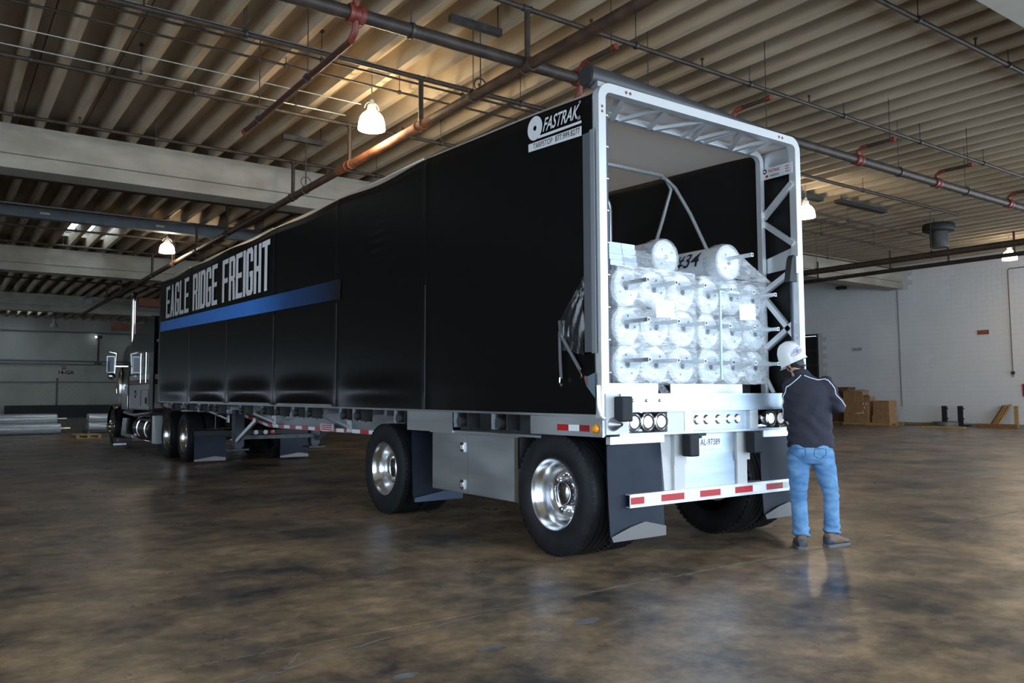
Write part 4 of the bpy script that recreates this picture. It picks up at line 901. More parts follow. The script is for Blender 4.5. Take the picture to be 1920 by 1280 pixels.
# stacks
for s in (-1, 1):
    o = MB().lathe([(.0, 1.0), (.09, 1.0), (.095, 1.05), (.095, 2.22), (.075, 2.30)], (s*1.08, 19.2, 0), (0,0,1), 20).build('muffler', DCHR, TK)
    MB().tube([(s*1.08, 19.2, 2.25), (s*1.08, 19.2, 3.95), (s*1.08, 19.16, 4.08), (s*1.08, 19.06, 4.15)], .068, 18).build('exhaust_stack', CHR, TK)
    MB().tube([(s*1.02, 19.3, 1.7), (s*1.02, 19.3, 4.05)], .012, 8).build('antenna', CHR, TK)
    MB().lathe([(0, .0), (.11, .0), (.12, .1), (.12, .45), (.06, .6), (.04, .75), (0, .75)], (s*1.05, 20.9, 1.45), (0,0,1), 18).build('air_cleaner', CHR, TK)
    tk = MB().lathe([(0, 0), (.29, 0), (.325, .03), (.325, 1.75), (.29, 1.78), (0, 1.78)], (s*.92, 16.3, .56), (0,1,0), 32).build('fuel_tank', DCHR, TK)
    for y in (16.65, 17.55): MB().lathe([(.328, -.03), (.336, -.03), (.336, .03), (.328, .03)], (s*.92, y, .56), (0,1,0), 32).build('tank_strap', CHR, tk)
    MB().bar((s*.98, 19.95, 2.2), (s*1.42, 20.1, 2.2), .03, .03).build('mirror_arm', CHR, TK, smooth=False)
    mr = MB().box(s*1.47-.10, s*1.47+.10, 20.05, 20.13, 2.02, 2.48).build('mirror', DCHR, TK, smooth=False); MB().box(s*1.47-.085, s*1.47+.085, 20.04, 20.05, 2.04, 2.46).build('mirror_glass', GLASSB, mr, smooth=False)
    MB().ball((s*1.44, 20.05, 1.93), .10, .06, .10).build('round_mirror', CHR, TK); MB().tube([(s*1.36, 20.1, 1.95), (s*1.33, 20.1, 2.55), (s*1.5, 20.1, 2.6)], .012, 6).build('mirror_arm', CHR, TK)
    MB().prism([(s*1.18, 19.95, .32), (s*1.18, 19.2, .32), (s*1.18, 19.35, .78), (s*1.18, 19.72, .78)], (-s*.45, 0, 0)).build('battery_step', ALUP, TK, smooth=False)
    MB().box(s*1.18-.05, s*1.18+.02, 18.2, 19.6, .30, .38).build('step', ALUP, TK, smooth=False)
    MB().prism([(s*1.2, 16.0, .25), (s*1.2, 15.6, .25), (s*1.2, 15.75, .90), (s*1.2, 16.0, .90)], (-s*.5, 0, 0)).build('tank_fairing', ALUW, TK, smooth=False)
    MB().box(s*.9-.28, s*.9+.3, 15.0, 15.03, .10, 1.0).build('quarter_fender', BLKM, TK, smooth=False)
    MB().tube([(s*1.1, 19.9, .93), (s*1.1, 18.5, .88), (s*.9, 17.6, .95)], .05, 10).build('exhaust_elbow', ALUD, TK)
    f = MB().grid(lambda u, v: (s*.875-.31+.62*u, 12.25-.02*math.sin(PI*v), .06+.60*v), 6, 6).build('mud_flap', FLAPM, TK, fix=False)
    MB().prism([(s*.875-.31, 12.235, .05), (s*.875+.31, 12.235, .05), (s*.875+.31, 12.235, .11), (s*.875+.1, 12.235, .14), (s*.875-.31, 12.235, .085)], (0, -.006, 0)).build('flap_weight', mat('dull_flap_plate', (.155,.142,.138), .42, .15), f, smooth=False)
    MB().tube([(s*.4, 12.28, .68), (s*1.2, 12.28, .68)], .018, 8).build('flap_hanger', CHR, f)
MB().bar((-1.2, 12.2, .60), (1.2, 12.2, .60), .05, .09).build('tail_bar', BLKM, TK, smooth=False)
for x, m in ((.02, LEDW), (.22, LEDW), (.36, REDL)): MB().lathe([(0, -.03), (.045, -.025), (.05, 0)], (x, 12.16, .60), (0,1,0), 16).build('tail_lamp', mat('dull_lens', (.5,.52,.55), .2) if m is LEDW else m, TK)
for k in range(3): MB().tube([(-.5+.12*k, 16.5, 1.9), (-.48+.12*k, 15.9, 1.15+.05*k), (-.4+.12*k, 15.2, 1.35), (-.35+.1*k, 15.0, 1.4)], .014, 6).build('air_hose', BLKM, TK)

# ================================================================ THE LOAD
RR = .163; ROWZ = [1.585, 1.915, 2.245]; COLS = [-.69, -.355, -.02, .395, .73, 1.055]; RY = .30; RL = 2.45
def roll_meshes():
    b = MB().lathe([(RR-.02, .0), (RR, .012), (RR, RL-.012), (RR-.02, RL)], (0,0,0), (0,1,0), 28).lathe([(.0,RL),(RR-.02,RL)], (0,0,0), (0,1,0), 28).mesh('roll', ROLLW)
    e = MB(); e.lathe([(.028, -.006), (.09, -.012), (RR-.02, -.004), (RR-.012, .01)], (0,0,0), (0,1,0), 28)
    e = e.mesh('end_cap', ROLLE)
    c = MB().lathe([(0, -.004), (.029, -.004)], (0,0,0), (0,1,0), 16)
    for a in (.6, 2.2, 3.9): c.lathe([(0, -.014), (.011, -.014)], (math.cos(a)*.085, 0, math.sin(a)*.085), (0,1,0), 10)
    c = c.mesh('core_holes', CORE)
    m = MB(); t = .016; 
    m.box(-t, t, -.29, .05, -t, t); m = m.mesh('mandrel', GALV, smooth=False)
    h = MB().box(-.011, .011, -.292, -.289, -.011, .011).mesh('tube_mouth', CORE, smooth=False)
    return b, e, c, m, h
RM = roll_meshes()
def roll(x, y, z, label, rot, rod=True, group='film wrapped rolls on the trailer'):
    o = link('film_roll', RM[0]); o.location = (x, y, z); o.rotation_euler = (0, rot, 0); tag(o, label, 'roll', group)
    link('end_cap', RM[1], o); link('core_holes', RM[2], o)
    if rod:
        m = link('mandrel', RM[3], o); m.location = Matrix.Rotation(-rot, 4, 'Y') @ V(-.02, 0, .03); m.rotation_euler = (0, -rot, 0); link('tube_mouth', RM[4], m)
    return o
rn = random.Random(5)
for b in (0, 1):
    for r in range(3):
        for c in range(3):
            roll(COLS[b*3+c]+rn.uniform(-.006,.006), RY+rn.uniform(-.0,.03)+(.05 if b else 0), ROWZ[r], 'white film roll in the %s row, %s column of the %s bundle' % (['bottom','middle','upper'][r], ['left','centre','right'][c], ['left','right'][b]), rn.uniform(0, 6.28))
tl = roll(-.085, .44, 2.575, 'white film roll lying alone on top of the left bundle', 0, False); tr2 = roll(.52, .22, 2.555, 'white film roll marked #34 on top of the right bundle', 0, True)
tr2.rotation_euler = (0, 0, 0)
def wrap_text(txt, par, y0, z_mid, w_, h_):     # marker writing on the left flank of a roll
    me = text_mesh(txt, 1., .012, .25); xs = [v.co.x for v in me.vertices]; ysv = [v.co.y for v in me.vertices]
    b = bmesh.new(); b.from_mesh(me); bmesh.ops.subdivide_edges(b, edges=b.edges[:], cuts=1); b.to_mesh(me); b.free()
    for v in me.vertices:
        s = (v.co.x-min(xs))/(max(xs)-min(xs))*w_; a = ((v.co.y-min(ysv))/(max(ysv)-min(ysv))-.5)*h_/RR
        v.co = (-math.cos(a+z_mid)*(RR+.012), y0-s, math.sin(a+z_mid)*(RR+.012))
    me.materials.clear(); me.materials.append(MARK); return link('marker_writing', me, par)
wrap_text('#34', tr2, .53, .25, .33, .15)
for o in bpy.data.objects:
    if o.name.startswith('film_roll') and o.get('label', '').endswith('upper row, left column of the left bundle'): ul = o; break
# profiles stacked on the left bundle, dunnage below
t = thing('profile_stack', 'stack of blue grey aluminium profiles lying on top of the left bundle', 'profiles', (-.70, 1.3, 2.42))
for j in range(4):
    for i in range(2): MB().box(-.86+.16*i, -.705+.16*i, .33+.01*j, 2.6, 2.425+.052*j, 2.473+.052*j).build('profile', BOARD, t, smooth=False)
t = thing('profile_stack', 'stack of blue grey aluminium profiles behind the #34 roll on the right', 'profiles', (1.0, 1.3, 2.42))
for j in range(4): MB().box(.86, 1.14, .62+.02*j, 2.5, 2.425+.045*j, 2.465+.045*j).build('profile', BOARD, t, smooth=False)
for x0, x1, y, lb in [(-1.12, -.53, .12, 'short bright aluminium beam under the left end of the load'), (-.36, .58, .14, 'long bright aluminium beam under the middle of the load'), (.62, 1.15, .5, 'dark beam under the right bundle')]:
    mb = MB(); mb.box(x0, x1, y, y+.1, 1.335, 1.345); mb.box(x0, x1, y, y+.012, 1.345, 1.41); mb.box(x0, x1, y, y+.1, 1.41, 1.42); mb.box(x0, x1, y+.088, y+.1, 1.345, 1.41)
    tag(mb.build('dunnage_beam', ALU if 'bright' in lb else BLKM, smooth=False), lb, 'beam', 'beams under the load')
for x0, x1, yy in [(-.9, .15, 1.6), (.25, 1.2, 1.6)]: tag(MB().box(x0, x1, yy, yy+.1, 1.335, 1.42).build('dunnage_beam', WOOD, smooth=False), 'wooden beam under the far end of the %s bundle' % ('left' if x0 < 0 else 'right'), 'beam', 'beams under the load')
tag(MB().grid(lambda u, v: (-.95+.28*u, .75+.5*v, 2.645+.02*math.sin(u*9)+.05*math.sin(PI*v)), 6, 6).build('kraft_paper', mat('kraft_paper', (.42,.25,.13), .8), fix=False), 'crumpled brown kraft paper on top of the left bundle', 'paper')
# stretch film drawn over each bundle, tented over the mandrels
def film(cols, label, y_face, top):
    x0, x1 = cols[0]-RR-.02, cols[-1]+RR+.02; z0, z1 = 1.425, 2.42
    rod = [(c-.02, z+.03) for c in cols for z in ROWZ]
    n = 44; mb = MB()
    def surf(u, v):
        x = x0+(x1-x0)*u; z = z0+(z1-z0)*v
        y = y_face-.015
        for a, b in rod: 
            d = math.hypot((x-a), (z-b)*1.6); y = min(y, y_face-.02-.25*max(0, 1-d/.11)**1.3)
        k = abs(math.sin((v*3)*PI)); e = min(u, 1-u)
        y += .05*max(0, 1-e/.06)**2
        x += (-1 if u < .5 else 1)*.018*(k-.6)*max(0, 1-e/.05)
        return (x, y+.008*math.sin(z*40+x*9)*math.sin(x*23), z)
    mb.grid(surf, 66, 66)
    def side(sgn, xx):
        def fn(u, v):
            z = z0+(z1-z0)*v; y = y_face+.01+(1.1)*u; k = abs(math.sin(v*3*PI))
            return (xx+sgn*(.020*(k-.6))+.004*math.sin(u*31+z*17), y, z)
        mb.grid(fn, 14, 40)
    side(-1, x0); side(1, x1)
    mb.grid(lambda u, v: (x0+(x1-x0)*u, y_face+.02+.9*v, z1+.01+.012*math.sin(u*17+v*9)), 14, 10)
    return tag(mb.build('stretch_film', FILM, fix=False), label, 'film')
film(COLS[:3], 'clear crinkled stretch film wrapped round the left bundle of rolls', .285, 0); film(COLS[3:], 'clear crinkled stretch film wrapped round the right bundle of rolls', .335, 0)
def topfilm(cx, y, label):
    mb = MB(); 
    mb.lathe([(.0, -.03), (.10, -.035), (.165, -.012), (.178, .03), (.180, .10), (.172, .16)], (cx, y, 2.578 if cx < 0 else 2.558), (0,1,0), 26)
    tag(mb.build('stretch_film', FILM), label, 'film')
topfilm(-.085, .44, 'crinkled stretch film over the single roll on the left bundle'); topfilm(.52, .22, 'crinkled stretch film over the #34 roll')
tag(MB().grid(lambda u, v: (-.72+.70*u, .30-.02*math.sin(PI*u)+.1*v, 2.41+.22*v*(1-.45*u)+.01*math.sin(u*33)), 24, 8).build('stretch_film', FILM, fix=False), 'stretch film drawn from the profiles to the top roll on the left', 'film')
tag(MB().grid(lambda u, v: (.62+.60*u, .25+.04*math.sin(u*PI)+.7*v, 2.70-.30*u**1.4-.01*math.sin(u*27+v*5)), 24, 8).build('stretch_film', FILM, fix=False), 'stretch film drawn from the #34 roll down to the right edge of the bundle', 'film')
tag(MB().grid(lambda u, v: (.62+.60*u, .25+.04*math.sin(u*PI), 2.42+(.28-.29*u**1.4)*v), 24, 8).build('stretch_film', FILM, fix=False), 'upright stretch film below the #34 roll at the right edge', 'film')
tag(MB().grid(lambda u, v: (-.52+.07*u, .22-.14*v+.02*math.sin(u*11), 1.47-.13*v-.02*math.sin(u*PI)), 10, 10).build('stretch_film', FILM, fix=False), 'loose end of stretch film hanging below the left bundle', 'film')
for xa, za, yy, lb in [(-.52, 2.125, .155, 'white paper packing list on the left bundle of rolls'), (.575, 2.16, .16, 'white paper packing list on the right bundle of rolls')]:
    o = MB().grid(lambda u, v: (xa+.21*u+.02*(1-v), yy-.02*math.sin(u*2.2)-.01*v, za-.145*(1-v)+.01*u), 8, 8).build('paper_label', PAPER, fix=False); tag(o, lb, 'paper', 'packing lists on the load')
    pl = MB()
    for k in range(3): pl.box(xa+.07, xa+.15, yy-.034, yy-.032, za-.02-.012*k, za-.017-.012*k)
    pl.build('print_lines', GRYP, o, smooth=False)
o = MB().box(.285, .305, .13, .145, 1.46, 2.27).box(.305, .56, .13, .145, 2.25, 2.27).build('plastic_strap', GREENT, smooth=False); tag(o, 'pale green plastic strap down the right bundle of rolls', 'strap')
# pole with a wedge shaped head standing at the right rear
t = thing('pull_pole', 'tall black pole with yellow band and bright head standing before the right bundle', 'pole', (.93, -.16, 0))
MB().tube([(.925, -.16, .0), (.945, -.16, 2.45)], .016, 10).build('shaft', mat('blue_black_pole', (.02,.03,.05), .3), t)
MB().tube([(.9365, -.16, 1.53), (.938, -.16, 1.62)], .0185, 10).build('band', YEL, t)
MB().prism([(.87, -.19, 2.36), (.98, -.19, 2.36), (.985, -.19, 2.60), (.945, -.19, 2.61), (.915, -.19, 2.57)], (0, .06, 0)).build('head', BLKM, t, smooth=False)
MB().box(.965, 1.02, -.20, -.13, 2.44, 2.60).build('head_block', WHT, t, smooth=False)

# ================================================================ THE WORKER
PO = V(.90, -.40, 0); PR = V(.5612, -.8277, 0); PF = V(.8277, .5612, 0)
def pp(r, f, z): return PO+PR*r+PF*f+V(0,0,z)
PS = thing('person', 'worker seen from behind in white hard hat, charcoal jacket and blue jeans', 'person', tuple(PO+PR*-.03+PF*-.1))
def limb(mb, pts, rad, n=14):
    P = [pp(*p) for p in pts]; return mb.tube(P, rad, n)
def capl(mb, pts, rad, n=14):           # limb with rounded ends
    mb.tube([pp(*p) for p in pts], rad, n); mb.ball(pp(*pts[0]), rad[0]*.98); mb.ball(pp(*pts[-1]), rad[-1]*.98); return mb
def solid(mb, name, mats, parent, vox, it=4, fac=.5):
    """one continuous skin: remesh the overlapping volumes and smooth"""
    o = mb.build('tmp', mats)
    md = o.modifiers.new('r', 'REMESH'); md.mode = 'VOXEL'; md.voxel_size = vox
    ms = o.modifiers.new('s', 'SMOOTH'); ms.iterations = it; ms.factor = fac
    bpy.context.view_layer.update(); dg = bpy.context.evaluated_depsgraph_get()
    me = bpy.data.meshes.new_from_object(o.evaluated_get(dg)); bpy.data.objects.remove(o)
    me.materials.clear()
    for m in (mats if isinstance(mats, list) else [mats]): me.materials.append(m)
    me.shade_smooth()
    return link(name, me, parent)
def noise_push(o, amp, fn):
    for v in o.data.vertices:
        v.co += v.normal*fn(v.co)*amp
# joints
SHL, ELL, WRL = (-.205, .0, 1.405), (-.232, .06, 1.125), (-.215, .30, 1.17)
SHR, ELR, WRR = (.090, .0, 1.420), (.192, -.01, 1.205), (.135, .25, 1.195)
HPL, KNL, ANL = (-.150, -.01, .80), (-.162, -.06, .435), (-.148, -.17, .085)
HPR, KNR, ANR = (.040, .0, .80), (.107, .02, .450), (.104, .0, .09)
# ---- body: head, neck, trunk, arms and hands as one skin
B = MB()
B.rings([(pp(-.05,0,z), PR*w_, PF*d_) for z, w_, d_ in ((.78,.15,.10),(.95,.15,.10),(1.1,.14,.10),(1.3,.16,.11),(1.42,.13,.09),(1.47,.06,.06))], 18)
hd = pp(-.178, .045, 1.615); face = (PR*-.70+PF*.714).normalized(); side = V(-face.y, face.x, 0)*-1
tilt = (V(0,0,1)+PR*-.28).normalized()
B.rings([(pp(-.115,-.005,1.45), PR*.066, PF*.066), (pp(-.14,.012,1.52), PR*.057, PF*.060), (pp(-.165,.03,1.60), PR*.058, PF*.064)], 16)
R = []
for i in range(13):
    t = -1+2*i/12; k = math.sqrt(max(0, 1-t*t)); jaw = 1 if t > -.1 else 1-.28*(-t-.1)
    R.append((hd+tilt*t*.118+face*(.012 if t < -.2 else 0), side*(.076*k*jaw+.001), face*(.097*k*jaw+.001)))
B.rings(R, 20)
B.hexa([hd+face*.085+side*-.012+tilt*-.03, hd+face*.085+side*.012+tilt*-.03, hd+face*.116+side*.010+tilt*-.035, hd+face*.116+side*-.010+tilt*-.035,
        hd+face*.085+side*-.007+tilt*.015, hd+face*.085+side*.007+tilt*.015, hd+face*.094+side*.006+tilt*.015, hd+face*.094+side*-.006+tilt*.015])   # nose
for s in (-1, 1):
    B.rings([(hd+side*s*.076+face*-.012+tilt*-.045, face*.012, tilt*.014), (hd+side*s*.082+face*-.016+tilt*-.012, face*.020, tilt*.032), (hd+side*s*.090+face*-.022+tilt*-.008, face*.018, tilt*.028)], 10)
B.ball(hd+face*.083+tilt*-.068, .022, .022, .012)                                                                                  # mouth
for s_, e_, w_ in ((SHL, ELL, WRL), (SHR, ELR, WRR)):
    capl(B, [s_, tuple((a+b)/2 for a, b in zip(s_, e_)), e_], [.050, .046, .040]); capl(B, [e_, tuple((a*.6+b*.4) for a, b in zip(e_, w_)), w_], [.040, .037, .028])
for h_, k_, a_ in ((HPL, KNL, ANL), (HPR, KNR, ANR)): capl(B, [h_, k_, a_], [.075, .050, .036])
def hand(w_, sgn, curl):
    """palm, four curled fingers of unequal length and a thumb from the side of the palm"""
    o = pp(*w_); fw = (PF*.95+V(0,0,.1)+PR*-.1*sgn).normalized(); up = V(0,0,1); ac = fw.cross(up).normalized()
    n = up*.75+ac*.25*sgn; n = (n-fw*n.dot(fw)).normalized(); ac = fw.cross(n).normalized()
    B.rings([(o-fw*.02, ac*.026, n*.020), (o+fw*.03, ac*.038, n*.017), (o+fw*.075, ac*.042, n*.014), (o+fw*.092, ac*.038, n*.011)], 12)
    for k, ln in enumerate((.070, .080, .074, .058)):
        b = o+fw*.085+ac*(.030-.020*k); a = 0; P = [b]; d = fw
        for j, (sl, cu) in enumerate(((.45, curl), (.32, curl*1.3), (.25, curl))):
            a += cu; d = fw*math.cos(a)-n*math.sin(a); P.append(P[-1]+d*ln*sl)
        B.tube(P, [.0095, .0090, .0082, .0068], 8); B.ball(P[-1], .0068)
    tb = o+fw*.028+ac*.036*(1); q = [tb-ac*.012, tb+ac*.016+fw*.022-n*.006, tb+ac*.018+fw*.048-n*.020, tb+ac*.004+fw*.066-n*.032]
    B.tube(q, [.013, .0115, .010, .008], 8); B.ball(q[-1], .008)
hand(WRL, -1, .62); hand(WRR, 1, .55)
body = solid(B, 'body', SKIN, PS, .0075, 3)
for s in (-1, 1):
    e = MB().ball(hd+face*.088+side*s*.031+tilt*.005, .011).build('eye', WHT, body); MB().ball(hd+face*.098+side*s*.031+tilt*.005, .0045).build('iris', INK, e)
# hair under the hat rim
H = MB(); R = []
for i in range(9):
    t = -.62+.95*i/8; k = math.sqrt(max(0, 1-t*t)); R.append((hd+tilt*t*.120-face*.016, side*(.079*k), face*(.088*k)))
H.rings(R, 20); H.build('hair', HAIR, PS)
# hard hat: dome, brim towards the face, suspension strap, oval sticker
ht = MB(); hc = hd+tilt*.022; R = []
ht_t = (tilt+PR*-.15).normalized(); hf = (face-ht_t*face.dot(ht_t)).normalized(); hs = ht_t.cross(hf)*(1 if ht_t.cross(hf).dot(side) > 0 else -1)
for rr, hh in ((1.10,-.032),(1.07,-.02),(1.05,.02),(1.0,.060),(.91,.100),(.74,.135),(.49,.158),(.22,.168),(.02,.170)): R.append((hc+ht_t*hh-hf*.004, hs*.104*rr, hf*.124*rr))
ht.rings(R, 26, cap=False)
ht.grid(lambda u, v: tuple(hc+ht_t*(-.030-.012*v)+hf*(.124*math.cos((u-.5)*2.3)*(1.04+.34*v*math.cos((u-.5)*2.3)))+hs*(.104*math.sin((u-.5)*2.3)*(1.06+.12*v))), 16, 4)
hat = ht.build('hard_hat', HELM, PS)
from mathutils.bvhtree import BVHTree
_hb = bmesh.new(); _hb.from_mesh(hat.data); _ht = BVHTree.FromBMesh(_hb)
def snap(p, off=.0015):
    c_ = hc+ht_t*.02; hit = _ht.ray_cast(p+(p-c_)*.6, (c_-p).normalized())
    return hit[0]+(p-c_).normalized()*off if hit[0] else p
for w_ in (-.03, 0, .03): MB().tube([snap(hc+ht_t*(.16-.05*abs(f_))+hs*w_+hf*.09*f_, .001) for f_ in (-1,-.6,-.2,.2,.6,1)], .005, 8).build('ridge', HELM, hat)
st = MB(); bk = (-face*.62+side*-.0+PR*.25-PF*.6).normalized(); bk = (bk-ht_t*bk.dot(ht_t)).normalized(); tg = ht_t.cross(bk).normalized()
def onhat(a, h, off): 
    d = (bk*math.cos(a)+tg*math.sin(a)); rr = 1.03 if h < .03 else 1.03-.05*(h-.03)/.035 if h < .065 else .98-.10*(h-.065)/.035
    return hc+ht_t*h-hf*.004+hs*(d.dot(hs))*.104*rr*off+hf*(d.dot(hf))*.124*rr*off
vs = [tuple(snap(onhat(0, .052, 1.1), .003))]; n = 22
for k in range(n):
    a = 2*PI*k/n; vs.append(tuple(snap(onhat(math.cos(a)*.62, .052+math.sin(a)*.032+math.cos(a)*.016, 1.1), .002)))
st.add(vs, [(0, 1+k, 1+(k+1) % n) for k in range(n)]); stick = st.build('oval_sticker', LILAC, hat, fix=False)
lt = MB()
for k in range(6):
    a = -.42+.14*k; h = .042+.004*math.sin(k*2.3)-.012*(k-2.5)/3*0+a*.016; q = [onhat(a, h, 1.03), onhat(a+.05, h, 1.03), onhat(a+.07, h+.017, 1.03), onhat(a+.02, h+.017, 1.03)]
    lt.add([tuple(snap(x, .0045)) for x in q], [(0,1,2,3)])
lt.build('sticker_lettering', INK, stick, smooth=False, fix=False)
MB().tube([hd-face*.092+side*.05+tilt*-.03, hd-face*.105+tilt*-.045, hd-face*.092-side*.05+tilt*-.03], .006, 8).build('headband', BLKM, hat)
MB().ball(hd-face*.100+tilt*-.045, .014).build('ratchet_knob', BLKM, hat)
# ---- jacket
J = MB()
J.rings([(pp(c, f, z), PR*w_, PF*d_) for z, c, f, w_, d_ in ((.858,-.050,-.005,.196,.132),(.90,-.052,-.005,.198,.136),(1.0,-.052,0,.190,.130),(1.10,-.052,0,.184,.125),(1.22,-.055,.0,.186,.128),(1.33,-.058,.0,.190,.130),(1.40,-.062,.0,.182,.120),(1.455,-.078,.0,.135,.092),(1.49,-.10,.003,.085,.076),(1.535,-.122,.008,.071,.072),(1.55,-.126,.010,.066,.068))], 28)
for s_, e_, w_ in ((SHL, ELL, WRL), (SHR, ELR, WRR)):
    m1 = tuple(a*.5+b*.5 for a, b in zip(s_, e_)); m2 = tuple(a*.5+b*.5 for a, b in zip(e_, w_)); c_ = tuple(a*.06+b*.94 for a, b in zip(e_, w_))
    capl(J, [s_, m1, e_], [.072, .062, .058]); capl(J, [e_, m2, c_], [.058, .052, .043])
J.rings([(pp(-.07,0,1.43), PR*.05, PF*.05), (pp(.04,0,1.445), PR*.04, PF*.06), (pp(.09,0,1.43), PR*.03, PF*.05)], 12)
jk = solid(J, 'jacket', JACKET, PS, .011, 5)
def folds(c):
    d = c-PO; r, f, z = d.dot(PR), d.dot(PF), c.z
    w1 = math.sin(z*38+r*26+math.sin(r*17)*1.3)*math.exp(-((z-1.05)/.13)**2)
    w2 = math.sin((r*.8-z*.55)*46)*math.exp(-((z-1.22)/.12)**2)*(1 if f < .02 else .4)
    w3 = math.sin(z*70+r*31)*math.exp(-((abs(r+.03)-.21)/.06)**2)*.9
    return w1*.7+w2*.6+w3
for v in jk.data.vertices: v.co += v.normal*.0085*folds(v.co)
def piping(name, pts, par):
    """thin piping laid on the jacket surface by nearest points"""
    from mathutils.bvhtree import BVHTree
    bm_ = bmesh.new(); bm_.from_mesh(jk.data); t = BVHTree.FromBMesh(bm_); P = []
    dense = []
    for a, b in zip(pts[:-1], pts[1:]):
        for i in range(8): dense.append(tuple(x+(y-x)*i/8 for x, y in zip(a, b)))
    dense.append(pts[-1])
    for q in dense:
        loc, nrm, _, _ = t.find_nearest(pp(*q)); P.append(loc+nrm*.002)
    bm_.free(); MB().tube(P, .0042, 6).build(name, PIPING, par)
piping('piping', [(-.115,-.09,1.50), (-.175,-.09,1.445), (-.235,-.08,1.40), (-.275,-.03,1.31), (-.29,-.0,1.22), (-.29,.01,1.13), (-.28,.06,1.10)], jk)
piping('piping', [(-.085,-.09,1.50), (-.02,-.10,1.492), (.07,-.09,1.485), (.125,-.08,1.455), (.165,-.07,1.38), (.205,-.07,1.30), (.245,-.05,1.24), (.262,-.0,1.215)], jk)
MB().rings([(pp(-.050,-.005,.862), PR*.197, PF*.133), (pp(-.050,-.005,.890), PR*.200, PF*.137)], 28, cap=False).build('hem_band', JACKET, jk)
# ---- jeans
D = MB()
D.rings([(pp(c, f, z), PR*w_, PF*d_) for z, c, f, w_, d_ in ((.96,-.05,0,.165,.110),(.88,-.052,-.005,.182,.122),(.82,-.054,-.012,.190,.134),(.76,-.054,-.01,.186,.128),(.72,-.055,-.005,.172,.112))], 26)
def leg(h, k, a, r):
    P = [h, tuple(x*.55+y*.45 for x, y in zip(h, k)), k, tuple(x*.5+y*.5 for x, y in zip(k, a)), a]
    limb(D, P+[(a[0], a[1]-.012, a[2]-.036)], r+[r[-1]*1.10], 18)
leg((-.150,-.01,.80), KNL, (ANL[0], ANL[1], .145), [.106, .092, .070, .068, .070]); leg((.040,0,.80), KNR, (ANR[0], ANR[1], .155), [.104, .090, .067, .064, .068])
for s in (-1, 1): D.ball(pp(-.055+s*.085, -.055, .83), .088, .088, .09)
jn = solid(D, 'jeans', DENIM, PS, .010, 4)
def jf(c):
    z = c.z; d = c-PO; r, f = d.dot(PR), d.dot(PF)
    return math.sin(z*95+r*21+math.sin(f*40))*(math.exp(-((z-.14)/.07)**2)*1.3+math.exp(-((z-.45)/.09)**2)*.75)+.5*math.sin(z*55+abs(r+.05)*40)*math.exp(-((z-.70)/.06)**2)
for v in jn.data.vertices: v.co += v.normal*.0065*jf(v.co)
from mathutils.bvhtree import BVHTree
_b = bmesh.new(); _b.from_mesh(jn.data); _t = BVHTree.FromBMesh(_b)
for s in (-1, 1):
    c0 = -.055+s*.095; rim_ = [(-.055,.86),(.055,.86),(.058,.79),(0,.755),(-.058,.79),(-.055,.86)]; P = []
    for (a, z), (a2, z2) in zip(rim_[:-1], rim_[1:]):
        for i in range(6):
            loc, nrm, _, _ = _t.find_nearest(pp(c0+a+(a2-a)*i/6, -.16, z+(z2-z)*i/6)); P.append(loc+nrm*.002)
    MB().tube(P, .0032, 5).build('pocket_seam', mat('denim_seam', (.05,.15,.32), .9), jn)
_b.free()
# ---- boots
def boot(a, yaw_, nm):
    o = pp(a[0], a[1], 0); d = (PF*math.cos(yaw_)+PR*math.sin(yaw_)); s_ = V(d.y, -d.x, 0)
    sec = [(-.088,.026,.022,.085),(-.078,.036,.022,.120),(-.045,.042,.022,.135),(-.005,.044,.022,.140),(.035,.044,.022,.122),(.075,.047,.022,.095),(.115,.052,.022,.078),(.155,.052,.022,.068),(.185,.042,.022,.058),(.203,.022,.022,.044)]
    def shell(mb, rows, grow=1.):
        n = 18; vs = []
        for x, w_, z0, z1 in rows:
            for k in range(n):
                t = 2*PI*k/n; c_, q_ = math.cos(t), math.sin(t)
                cx = math.copysign(abs(c_)**.65, c_); cz = math.copysign(abs(q_)**.75, q_)
                vs.append(o+d*x*(1 if grow == 1 else 1.02)+s_*cx*w_*grow+V(0,0,(z0+z1)/2+cz*(z1-z0)/2*grow))
        m = len(rows); mb.add(vs, [(i*n+k, i*n+(k+1) % n, (i+1)*n+(k+1) % n, (i+1)*n+k) for i in range(m-1) for k in range(n)]+[tuple(range(n)), tuple((m-1)*n+k for k in range(n))]); return mb
    mb = shell(MB(), sec)
    mb.tube([o+d*-.022+V(0,0,.08), o+d*-.018+V(0,0,.12), o+d*-.010+V(0,0,.15)], [.044, .041, .036], 16)
    b = mb.build(nm, BOOTB, PS)
    P = [o+d*x*1.04+s_*w_*1.10 for x, w_, *_ in sec]+[o+d*x*1.04-s_*w_*1.10 for x, w_, *_ in reversed(sec)]
    so = MB().prism([p+V(0,0,.001) for p in P], (0,0,.026)); so.build('sole', SOLE, b, smooth=False)
    hc_ = MB(); shell(hc_, [(x, w_, .022, .022+(z1-.022)*f_) for (x, w_, z0, z1), f_ in zip(sec[:4], (.95, .85, .62, .35))], 1.05); hc_.build('heel_cap', BOOTD, b)
    shell(MB(), [(x, w_, .022, .024+(z1-.022)*f_) for (x, w_, z0, z1), f_ in zip(sec[6:], (.55, .8, .9, .95))], 1.04).build('toe_cap', BOOTD, b)
    lc = MB()
    for k in range(4): lc.tube([o+d*(.030+.022*k)+s_*.022+V(0,0,.128-.014*k), o+d*(.037+.022*k)-s_*.022+V(0,0,.128-.014*k)], .0035, 5)
    lc.build('laces', MARK, b)
boot(ANL, -.12, 'boot'); boot(ANR, .62, 'boot')

